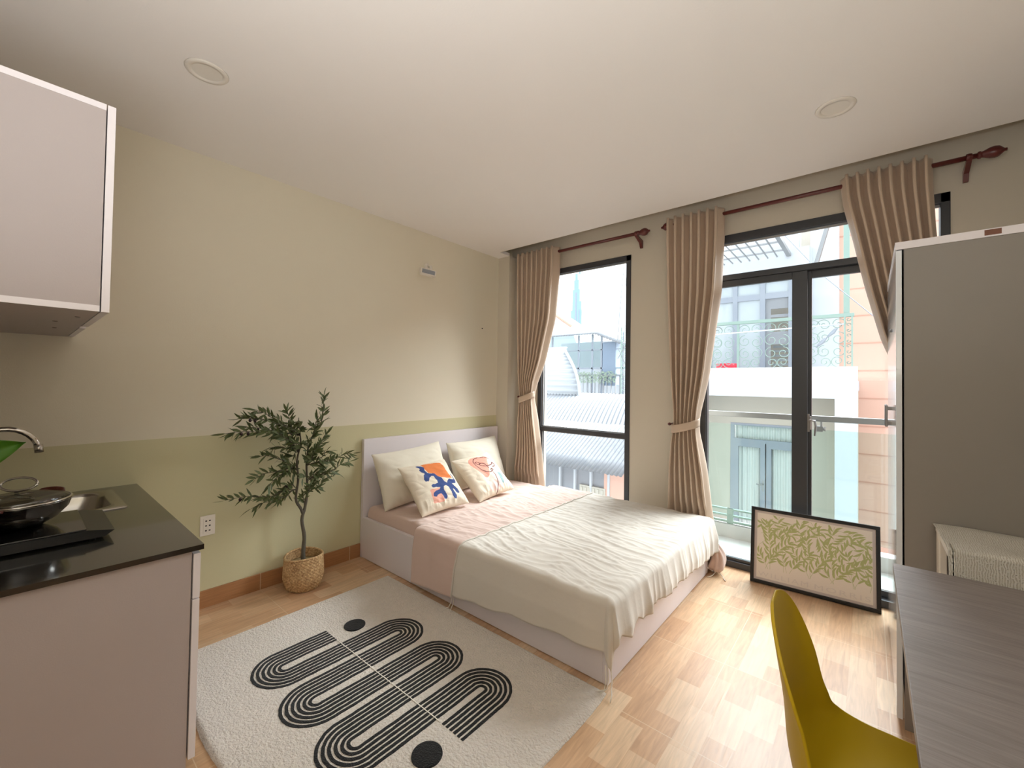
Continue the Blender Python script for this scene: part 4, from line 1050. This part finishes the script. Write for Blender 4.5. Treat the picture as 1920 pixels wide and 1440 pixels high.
# ------------------------------------------------------------------ balcony outside
bm = bmesh.new(); box(bm, 1.5, 4.2, YW + .16, 1.02, -.16, -.012); box(bm, 1.5, 4.2, .90, 1.02, -.012, .10)
tag(obj('balcony_slab', bm, MT['otile']), 'pale tiled balcony floor outside the door', kind='structure')
rl = thing('balcony_railing', 'glass balcony railing with a flat steel handrail', 'railing', (0, 0, 0))
obj('handrail', B(1.52, 4.18, .925, .975, 1.066, 1.112, .003), MT['osteel'], rl)
obj('glass_panel', B(1.56, 4.14, .944, .954, .16, 1.000), MT['glassg'], rl)
bm = bmesh.new(); box(bm, 1.56, 2.74, .935, .963, .222, .236); box(bm, 1.56, 2.74, .935, .963, .168, .180); box(bm, 1.56, 2.74, .935, .963, .11, .13)
for x in (1.58, 1.99, 2.69): box(bm, x, x + .05, .938, .960, .10, .236)
obj('bottom_rail', bm, MT['ogreen'], rl)
for x in (1.80, 2.68, 3.56):
    bm = bmesh.new(); box(bm, x - .03, x + .012, .93, .968, .985, 1.03, .003); tube(bm, [(x + .012, .95, 1.008), (x + .03, .95, 1.008)], [.012, .02], 10); tube(bm, [(x, .95, 1.03), (x, .95, 1.07)], .008, 8)
    obj('glass_clamp', bm, MT['osteel'], rl)

# opposite house -------------------------------------------------
hs = thing('house', 'white terraced house across the alley with two doors and a balcony', 'house', (0, 0, 0))
bm = bmesh.new()
box(bm, .45, 2.854, 4.2, 4.36, 1.185, 1.64); box(bm, 2.603, 2.854, 4.2, 4.36, -3.4, 1.185); box(bm, .45, .60, 4.36, 5.2, -3.4, 1.64)
obj('front_wall', bm, MT['ow'], hs)
bm = bmesh.new(); box(bm, .45, 2.854, 4.36, 5.485, 1.30, 1.45); obj('upper_floor_slab', bm, MT['ow'], hs)
bm = bmesh.new(); box(bm, .6, 1.084, 5.0, 5.12, -3.4, 1.3); box(bm, 1.084, 2.20, 5.0, 5.12, .700, 1.3); box(bm, 2.20, 2.603, 5.0, 5.12, -3.4, 1.3); box(bm, .6, 2.603, 4.36, 5.0, -1.55, -1.40)
box(bm, 2.603, 2.85, 4.36, 5.1, -3.4, 1.3)
obj('recessed_wall', bm, MT['ob'], hs)
dl = bpy.data.objects.new('house_door', None); COL.objects.link(dl); dl.parent = hs
bm = bmesh.new()
for a in ((1.084, 1.14, -1.4, .70), (2.14, 2.2, -1.4, .70), (1.14, 2.14, .655, .70), (1.14, 2.14, .37, .43), (1.14, 1.21, -1.4, .37), (1.55, 1.62, -1.4, .37), (1.64, 1.71, -1.4, .37), (2.07, 2.14, -1.4, .37), (1.21, 1.55, .29, .37), (1.71, 2.07, .29, .37), (1.21, 1.55, -1.4, -1.2), (1.71, 2.07, -1.4, -1.2)):
    dz_ = .003 if a[1] - a[0] > .2 else 0; box(bm, a[0], a[1], 4.99 + dz_, 5.06 - dz_, a[2], a[3])
obj('door_joinery', bm, MT['og'], dl)
def foldcur(x0, x1, z0, z1, y, n, mat, par, name='voile_curtain'):
    bm = bmesh.new(); grid(bm, n * 8, 2, lambda u, v: (lerp(x0, x1, u), y + .018 * sin(2 * pi * n * u) + .006 * nz(u * 9, 1), lerp(z0, z1, v))); return obj(name, bm, mat, par, True)
foldcur(1.14, 2.14, -1.35, .655, 5.09, 13, MT['ocur'], dl)
bm = bmesh.new(); tube(bm, [(1.595, 4.99, -.32), (1.595, 4.95, -.32), (1.50, 4.94, -.32)], .010, 8); box(bm, 1.58, 1.61, 4.985, 5.0, -.44, -.25, .002); obj('lever_handle', bm, MT['osteel'], dl)
# upper storey
bm = bmesh.new(); box(bm, .45, .52, 5.2, 5.3, 1.45, 3.7); box(bm, 1.985, 2.215, 5.2, 5.3, 1.45, 3.7); box(bm, .45, 1.985, 5.2, 5.3, 3.22, 3.7); box(bm, 2.215, 2.60, 5.36, 5.5, 1.45, 4.3)
box(bm, 1.0, 2.05, 5.30, 5.4, 3.7, 4.4); box(bm, 2.215, 2.245, 5.3, 5.36, 1.45, 3.7)
obj('upper_wall', bm, MT['ow'], hs)
ud = bpy.data.objects.new('upper_door', None); COL.objects.link(ud); ud.parent = hs
bm = bmesh.new()
for a in ((.52, .56, 1.45, 3.22), (.62, .70, 1.45, 3.22), (1.06, 1.14, 1.45, 3.22), (1.50, 1.58, 1.45, 3.22), (1.925, 1.985, 1.45, 3.22), (.56, 1.925, 3.17, 3.22), (.56, 1.925, 2.88, 2.98), (.56, 1.925, 1.45, 1.62)):
    dz_ = .003 if a[1] - a[0] > 1 else 0; box(bm, a[0], a[1], 5.2 + dz_, 5.26 - dz_, a[2], a[3])
obj('door_joinery', bm, MT['og'], ud)
bm = bmesh.new()
for a in ((.56, .62), (.70, 1.06), (1.14, 1.50)): box(bm, a[0], a[1], 5.235, 5.245, 1.62, 2.88)
for a in ((.56, .62), (.70, 1.06), (1.14, 1.50), (1.58, 1.925)): box(bm, a[0], a[1], 5.235, 5.245, 2.98, 3.17)
obj('door_glazing', bm, MT['ogl'], ud)
bm = bmesh.new()
for a in ((1.58, 1.66, 1.62, 2.88), (1.66, 1.925, 2.55, 2.60), (1.66, 1.925, 2.70, 2.88), (1.66, 1.925, 2.08, 2.30)): box(bm, a[0], a[1], 5.24, 5.26, a[2], a[3])
obj('open_leaf', bm, MT['odark'], ud)
bm = bmesh.new(); box(bm, .45, 1.985, 5.9, 5.95, 1.45, 3.3); obj('inner_room', bm, MT['ob'], hs)
bm = bmesh.new()
for i in range(7): box(bm, 1.66, 1.925, 5.5, 5.52, 1.72 + i * .08, 1.76 + i * .08)
obj('slat_blind', bm, MT['ogl'], hs)
# green iron railing
ir = bpy.data.objects.new('iron_railing', None); COL.objects.link(ir); ir.parent = hs
bm = bmesh.new(); box(bm, .45, 2.82, 4.20, 4.25, 2.335, 2.385, .004)
for x in (.46, 1.35, 2.10): box(bm, x, x + .03, 4.21, 4.24, 1.64, 2.34)
box(bm, 2.704, 2.724, 4.20, 4.26, 1.64, 2.34); box(bm, 2.785, 2.805, 4.20, 4.26, 1.64, 2.34)
obj('rail_bars', bm, MT['ogreen'], ir)
sc2 = bmesh.new()
def scroll(cx, cz, R_, turns, a0, sg):
    pts = []; n = int(22 * turns)
    for i in range(n + 1):
        t = i / n; a = a0 + sg * 2 * pi * turns * t; r = R_ * (1 - .80 * t); pts.append((cx + r * cos(a), 4.225, cz + r * sin(a)))
    tube(sc2, pts, .0055, 5, False)
for x0 in (.50, .80, .98, 1.38, 1.74, 2.10, 2.40):
    for (dx, dz, R_, a0, sg) in ((.09, .60, .088, pi, -1), (.27, .60, .088, 0, 1), (.09, .42, .095, pi / 2, 1), (.27, .40, .095, pi / 2, -1), (.09, .22, .09, pi / 2, 1), (.27, .22, .09, pi / 2, -1), (.10, .07, .075, -pi / 2, 1), (.26, .08, .08, -pi / 2, -1)):
        scroll(x0 + dx * .9, 1.64 + dz, R_, 1.35, a0, sg)
for i in range(9): scroll(2.755, 1.70 + i * .075, .026, .9, 0, 1 if i % 2 else -1)
obj('scroll_work', sc2, MT['ogreen'], ir, True)
for (x, z) in ((2.455, 1.99), (2.575, 2.12)):
    bm = bmesh.new(); tube(bm, [(x - .07, 4.215, z - .07), (x - .03, 4.215, z - .03), (x + .01, 4.215, z + .01), (x + .035, 4.215, z + .045), (x + .06, 4.215, z + .06)], [.004, .018, .026, .018, .006], 8)
    obj('bird_ornament', bm, MT['og'], ir, True)
obj('green_post', B(2.700, 2.768, 4.22, 4.29, 2.385, 4.2), MT['ogreen'], hs)
# steel grille roof above the upper balcony
bm = bmesh.new()
for i in range(11): x = .49 + i * .14; tube(bm, [(x + .02, 3.92, 3.60), (x - .02 * 0, 5.86, 3.60)], .012, 5)
for y in (3.95, 4.35, 4.85, 5.4, 5.8): box(bm, .45, 1.95, y - .012, y + .012, 3.588, 3.612)
box(bm, 1.90, 1.96, 3.9, 5.85, 3.57, 3.63)
obj('grille_roof', bm, MT['osteel'], hs)
bm = bmesh.new(); box(bm, 1.35, 2.03, 5.8, 5.9, 3.55, 4.4); obj('white_parapet', bm, MT['ow'], hs)
bm = bmesh.new(); tube(bm, [(2.38, 4.3, 3.15), (2.58, 4.3, 3.95)], .03, 8); obj('downpipe', bm, MT['osteel'], hs)
bm = bmesh.new(); box(bm, 2.235, 2.26, 5.1, 5.13, 2.45, 3.3); obj('hanging_rod', bm, MT['osteel'], hs)

# salmon neighbour
pk = thing('apartment_building', 'salmon rendered building with horizontal grooves beyond the white house', 'building', (0, 0, 0))
obj('grooved_wall', B(2.60, 8.5, 5.5, 8, -3.4, 4.6), MT['opink'], pk)
bm = bmesh.new(); z = -3.3 + .02
zz = -.593 - 6 * .4435
while zz < 4.5:
    box(bm, 2.60, 8.5, 5.492, 5.5015, zz - .008, zz + .008); zz += .4435
obj('wall_grooves', bm, MT['opinkj'], pk)
box_ = bmesh.new(); box(box_, 1.2, 2.60, 6.4, 7.0, -3.4, 4.35); tag(obj('beige_gable', box_, MT['ob']), 'beige gable wall behind the white house', 'wall')

# red basin, line, cable
bs = thing('plastic_basin', 'red plastic basin on the opposite balcony', 'basin', (1.11, 4.62, 1.45))
bm = bmesh.new(); lathe(bm, [(.0, .0), (.13, .0), (.165, .16), (.175, .275), (.162, .275), (.15, .15), (.12, .01), (0, .01)], (0, 0, 0), 32); obj('basin_body', bm, MT['ored'], bs, True)
tag(obj('clothesline', T([(.47, 4.19, 2.20), (.8, 4.0, 2.155), (1.065, 3.9, 2.155), (2.704, 4.205, 2.235)], .011, 6), MT['ow'], None, True), 'white clothesline stretched along the opposite balcony', 'clothesline')
tag(obj('cable', T([(1.15, 3.95, 4.6), (2.15, 3.0, 3.275), (2.571, 3.0, 2.667), (2.996, 3.0, 2.177), (4.6, 5.5, 1.0)], .005, 5), MT['og'], None, True), 'thin cable slanting across the view through the door', 'cable')

# roofs seen through the tall window -------------------------------
def sheet(name, fn, n_r, nv, parent, mat, thick=.004, amp=.012):
    bm = bmesh.new()
    def g(u, v):
        p = Vector(fn(u, v)); e = .01
        a = Vector(fn(min(1, u + e), v)) - Vector(fn(max(0, u - e), v)); b_ = Vector(fn(u, min(1, v + e))) - Vector(fn(u, max(0, v - e)))
        n_ = a.cross(b_); n_ = n_.normalized() if n_.length > 1e-9 else Vector((0, 0, 1))
        return p + n_ * amp * sin(2 * pi * n_r * u)
    grid(bm, n_r * 8, nv, g); o = obj(name, bm, mat, parent, True); solid(o, thick); return o
ah = thing('shed_house', 'low pink house with a corrugated metal awning below the window', 'house', (0, 0, 0))
sheet('metal_awning', lambda u, v: (lerp(-3.2, .16 + .06 * v, u) , lerp(2.6, 3.7, v), lerp(-.03, .62, v)), 46, 4, ah, MT['oroof'], amp=.010)
bm = bmesh.new(); box(bm, -.45, .35, 3.2, 6.0, -3.4, -.05); obj('pink_wall', bm, MT['opink'], ah)
bm = bmesh.new(); box(bm, -3.4, -.45, 3.24, 3.3, -3.4, .2); obj('shutter_wall', bm, MT['odark'], ah)
bm = bmesh.new()
for x in (-2.3, -1.80, -1.335, -1.02, -.70, -.36): box(bm, x - .02, x + .02, 3.18, 3.24, -3.4, .05)
obj('white_posts', bm, MT['ow'], ah)
bm = bmesh.new(); box(bm, -.92, -.42, 3.19, 3.235, -3.4, -.42)
for i in range(6): box(bm, -.90 + i * .08, -.86 + i * .08, 3.175, 3.19, -3.4, -.45)
obj('panel_door', bm, MT['ob'], ah)
rb = thing('vaulted_roof', 'curved corrugated metal roof above the awning', 'roof', (0, 0, 0))
sheet('roof_sheet', lambda u, v: (lerp(-3.9, -.3, u) - .55 * (v) , 3.7 + 2.0 * v, .46 + .66 * sin(v * pi / 2)), 40, 14, rb, MT['oroof'], amp=.012)
bm = bmesh.new(); tube(bm, [(-2.42, 5.0, .95), (-2.75, 4.5, .80), (-3.02, 4.1, .60), (-3.2, 3.8, .5)], .06, 8); obj('flashing', bm, MT['ow'], rb, True)
ra = thing('barrel_roof', 'tall corrugated barrel roof at the left of the view', 'roof', (0, 0, 0))
sheet('roof_sheet', lambda u, v: (lerp(-5.2, -2.18, v) - (0 if v < .999 else 0), 5.2 + .9 * (1 - cos(u * pi / 2)), .3 + 2.0 * sin(u * pi / 2) * 1.0), 20, 2, ra, MT['ow'], amp=.016)
ra.children[0].hide_render = False
# trim the barrel's right edge to its arc
me_ = ra.children[0].data
for v in me_.vertices:
    k_ = max(0, min(1, (v.co.z - .9) / 1.42)); xr_ = -2.18 - .95 * k_ ** 2.2
    v.co.x = -5.2 + (v.co.x + 5.2) * (xr_ + 5.2) / (3.02)
bm = bmesh.new(); tube(bm, [(-2.18 - .95 * max(0, (z_ - .9) / 1.42) ** 2.2, 5.15 + .9 * (1 - sqrt(max(0, 1 - ((z_ - .3) / 2.0) ** 2))), z_) for z_ in [.3 + 2.0 * i / 20 for i in range(20)]], .035, 8); obj('verge_trim', bm, MT['ow'], ra, True)
# rooftop terrace behind
rt = thing('rooftop_terrace', 'sheet-roofed terrace with dark railings behind the curved roofs', 'terrace', (0, 0, 0))
sheet('lean_to_roof', lambda u, v: (lerp(-6.2, -2.75, u), lerp(8.6, 9.6, v), lerp(2.95, 3.25, v) - .40 * max(0, u - .72) / .28), 34, 2, rt, MT['oroof'], amp=.015)
obj('translucent_screen', B(-6.0, -3.66, 9.0, 9.02, 1.85, 3.12), MT['otarp'], rt)
obj('back_wall', B(-6.2, -2.6, 10.4, 10.5, -3.4, 2.9), MT['ow'], rt)
bm = bmesh.new()
for x in (-5.6, -4.52, -4.0, -3.66, -2.9): box(bm, x - .025, x + .025, 8.95, 9.0, 1.0, 2.98)
box(bm, -6, -2.7, 8.95, 9.0, 1.84, 1.89); box(bm, -6, -2.7, 8.95, 9.0, 2.45, 2.48)
obj('frame_posts', bm, MT['og'], rt)
bm = bmesh.new(); box(bm, -6, -2.85, 8.9, 8.93, 1.60, 1.66); box(bm, -6, -2.85, 8.9, 8.93, 1.00, 1.06)
for i in range(22): x = -5.9 + i * .145; box(bm, x, x + (.05 if i % 4 == 0 else .022), 8.9, 8.93, 1.0, 1.62)
obj('terrace_railing', bm, MT['odark'], rt)
bm = bmesh.new(); rn = random.Random(3)
for i in range(420):
    x = rn.uniform(-4.5, -3.1); z = rn.uniform(1.38, 1.75); y = 8.85 + rn.uniform(-.1, .1); r = .035
    a = rn.uniform(0, 6.28); d1 = Vector((cos(a), rn.uniform(-.5, .5), sin(a))) * r; d2 = Vector((-sin(a), rn.uniform(-.5, .5), cos(a))) * r * .4
    c = Vector((x, y, z)); bm.faces.new([bm.verts.new(c + q) for q in (-d1, d2, d1, -d2)])
tag(obj('hanging_plants', bm, MT['ohedge'], rt), kind='stuff')
obj('tarpaulin', B(-3.62, -3.15, 8.94, 9.3, 1.30, 2.70, .03), MT['otank'], rt)
tag(obj('white_block', B(-1.09, -.80, 5.75, 6.0, -3.4, 1.68, .01), MT['ow']), 'white block standing behind the curved roof at the window edge', 'block')
tw = thing('lattice_tower', 'thin green lattice mast at the right of the tall window view', 'mast', (0, 0, 0))
bm = bmesh.new()
for x, y in ((-2.50, 8.0), (-2.34, 8.0), (-2.42, 8.14)): tube(bm, [(x, y, -3.4), (x, y, 3.0)], .016, 6)
for i in range(22):
    z = .2 + i * .13; tube(bm, [(-2.50, 8.0, z), (-2.34, 8.0, z + .13)], .007, 4); tube(bm, [(-2.34, 8.0, z), (-2.50, 8.0, z + .13)], .007, 4)
obj('lattice', bm, MT['ogreen'], tw)
bm = bmesh.new(); tube(bm, [(-2.62, 8.0, 2.6), (-2.55, 8.0, 3.6), (-2.41, 8.0, 5.1)], .012, 6); tube(bm, [(-2.60, 8.0, 2.4), (-2.35, 8.0, 1.9)], .012, 5); tube(bm, [(-2.60, 8.0, 2.1), (-2.35, 8.0, 2.5)], .012, 5); obj('antenna_pole', bm, MT['osteel'], tw)
bm = bmesh.new(); lathe(bm, [(0, .05), (.10, .03), (.17, -.02), (.17, -.025), (.1, .02), (0, .04)], (-2.30, 8.0, 4.27), 24, axis='x'); obj('dish', bm, MT['ow'], tw, True)
fr = thing('distant_gable', 'pale pitched roof rising behind the terrace', 'roof', (0, 0, 0))
bm = bmesh.new(); prism(bm, [(-12, -3.4), (-12, 6.6), (-8.1, 4.1), (-7.6, 3.0), (-7.6, -3.4)], 14, 16, 'xz'); obj('gable_wall', bm, MT['ow'], fr)
bm = bmesh.new(); tube(bm, [(-12, 13.95, 6.75), (-8.0, 13.95, 4.12)], .07, 6); obj('ridge_edge', bm, MT['opinkj'], fr)
sk2 = thing('skyscraper', 'hazy blue stepped skyscraper far away on the skyline', 'skyscraper', (-704, 1150, 0))
bm = bmesh.new()
for (a, b_, z0_, z1_) in ((-20, 20, -60, 235), (-15, 18, 235, 262), (-14, 12, 262, 300), (-9, 8, 300, 330), (-5, 4, 330, 350)): box(bm, a, b_, -20, 20, z0_, z1_)
obj('tower_shaft', bm, MT['oblue'], sk2)
bm = bmesh.new(); lathe(bm, [(4, 350), (3, 380), (1, 420), (.2, 440)], (0, 0, 0), 8); obj('spire', bm, MT['oblue'], sk2)
bm = bmesh.new()
for a, b_ in ((-4, 1), (8, 11)): box(bm, a, b_, -20.6, -20, -60, 290 if a < 0 else 235)
obj('dark_strips', bm, MT['og'], sk2)
tag(obj('ground', B(-60, 60, .5, 120, -3.6, -3.4), MT['ground']), 'alley ground far below the balcony', kind='structure')
